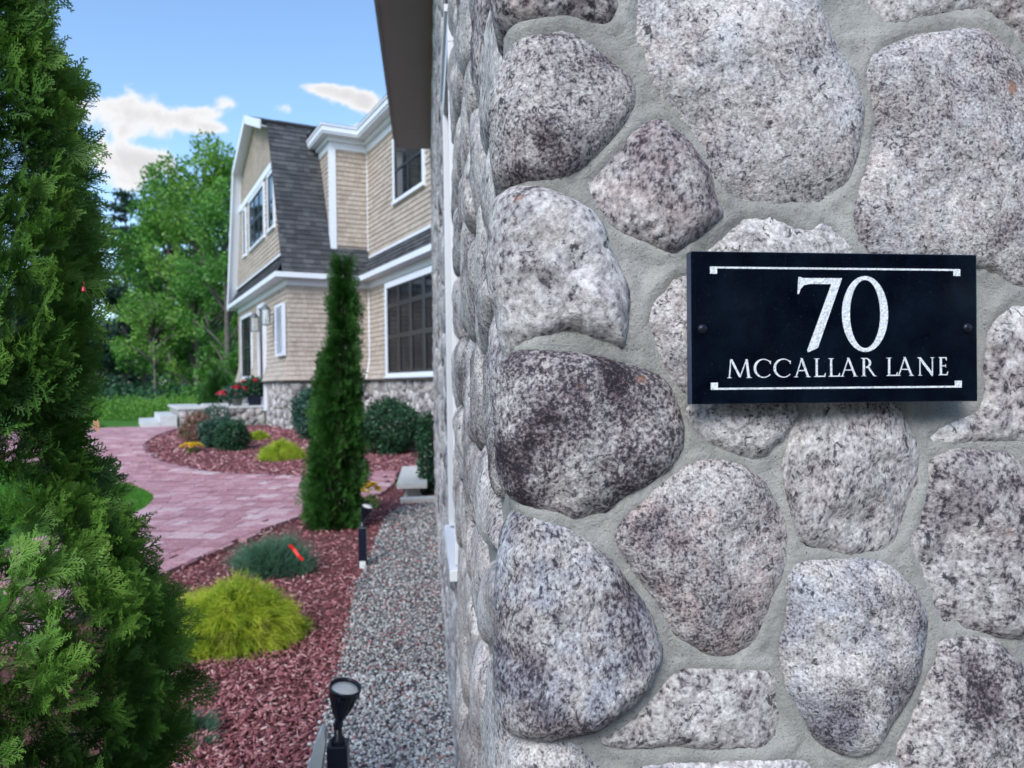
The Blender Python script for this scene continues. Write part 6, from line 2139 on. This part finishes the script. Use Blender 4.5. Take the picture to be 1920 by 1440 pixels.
M_LB = plain('black_cast_lamp_metal', (.008, .012, .024), .28, .2, 20)
M_LENS = plain('frosted_lamp_lens', (.75, .74, .70), .35, .05, 60)
M_WPL = plain('white_plastic', (.70, .74, .74), .5, .05, 20)
def spotlight(label, tilt, loc, rotz, plate):
    r_ = thing('spotlight', label, 'garden light', loc, rotz, 'garden spotlights along the gravel edge')
    # square post
    MB().box(-.032, .032, -.032, .032, -.06, .345).out('post', M_LB, r_, bevel=.004)
    MB().lathe([(.022, .345), (.022, .358), (.013, .365), (.013, .395), (.001, .397)], 18).out('neck', M_LB, r_, True)
    c_ = Vector((0, 0, .395))
    Mx = Matrix.Translation(c_) @ Matrix.Rotation(tilt, 4, Vector((.55, .83, 0)))
    MB().lathe([(.001, -.012), (.012, -.008), (.016, .006), (.012, .022), (.019, .036), (.030, .064), (.040, .100), (.047, .125), (.050, .127), (.050, .138), (.0475, .1385), (.0455, .130), (.0445, .124), (.001, .1235)], 36, M=Mx).out('lamp_head', M_LB, r_, True)
    for k in range(18):
        a = 2 * math.pi * k / 18
        MB().add([Mx @ Vector((math.cos(a + d) * rr2, math.sin(a + d) * rr2, zz)) for zz, rr2 in ((.045, .0215), (.100, .0412), (.123, .0475)) for d in (-.03, .03)] +
                 [Mx @ Vector((math.cos(a) * (rr2 + .0022), math.sin(a) * (rr2 + .0022), zz)) for zz, rr2 in ((.045, .0225), (.100, .0415), (.123, .0470))],
                 [(0, 6, 7, 2), (2, 7, 8, 4), (6, 1, 3, 7), (7, 3, 5, 8)]).out('fin', M_LB, r_)
    MB().lathe([(.0435, .1245), (.040, .129), (.02, .132), (.001, .1325)], 30, M=Mx).out('lens', M_LENS, r_, True)
    if plate:
        p_ = MB()
        prof_ = [(-.058, .385), (-.047, .404), (-.036, .398), (-.034, .36), (-.044, .30), (-.056, .20), (-.06, -.04), (-.108, -.04), (-.104, .20), (-.088, .29), (-.068, .36)]
        p_.prism(prof_, -.035, .012, lambda x, z, y: (x, y, z))
        p_.out('bracket_cover', M_WPL, r_, bevel=.003)
    MB().box(-.024, .024, -.0345, -.0325, .0, .075).out('label_plate', M_WPL, r_)
    return r_
nlp = at_depth(634, 1392, 2.32)
spotlight('black garden spotlight nearest the camera, white cover strip on its post', R(14), (nlp.x, nlp.y, nlp.z - .345), R(6), True)
flp = G(681, 1068)
spotlight('black garden spotlight farther along, before the slender arborvitae', R(24), (flp.x, flp.y, flp.z), R(4), False)
# red tag at the juniper
ft_ = at_depth(555, 1036, 5.5)
V = []
tg = MB()
Mt = Matrix.Rotation(R(50), 3, 'Y')
pts_ = [(-.075, 0), (-.03, .004), (.03, -.002), (.078, .002)]
for (a, c_) in pts_:
    for w_ in (-.012, .012):
        V.append(Mt @ Vector((a, c_ * 3, w_)))
for (a, c_) in pts_:
    for w_ in (-.012, .012):
        V.append(Mt @ Vector((a, c_ * 3 + .002, w_)))
tg.add(V, [(0, 2, 3, 1), (2, 4, 5, 3), (4, 6, 7, 5), (8, 9, 11, 10), (10, 11, 13, 12), (12, 13, 15, 14), (0, 1, 9, 8), (6, 14, 15, 7), (0, 8, 10, 2), (2, 10, 12, 4), (4, 12, 14, 6), (1, 3, 11, 9), (3, 5, 13, 11), (5, 7, 15, 13)])
tag(tg.out('plant_tag', plain('bright_red_plastic', (.75, .03, .025), .4, .05), None, loc=tuple(ft_)), 'bright red plastic plant tag caught in the blue green juniper', 'tag')
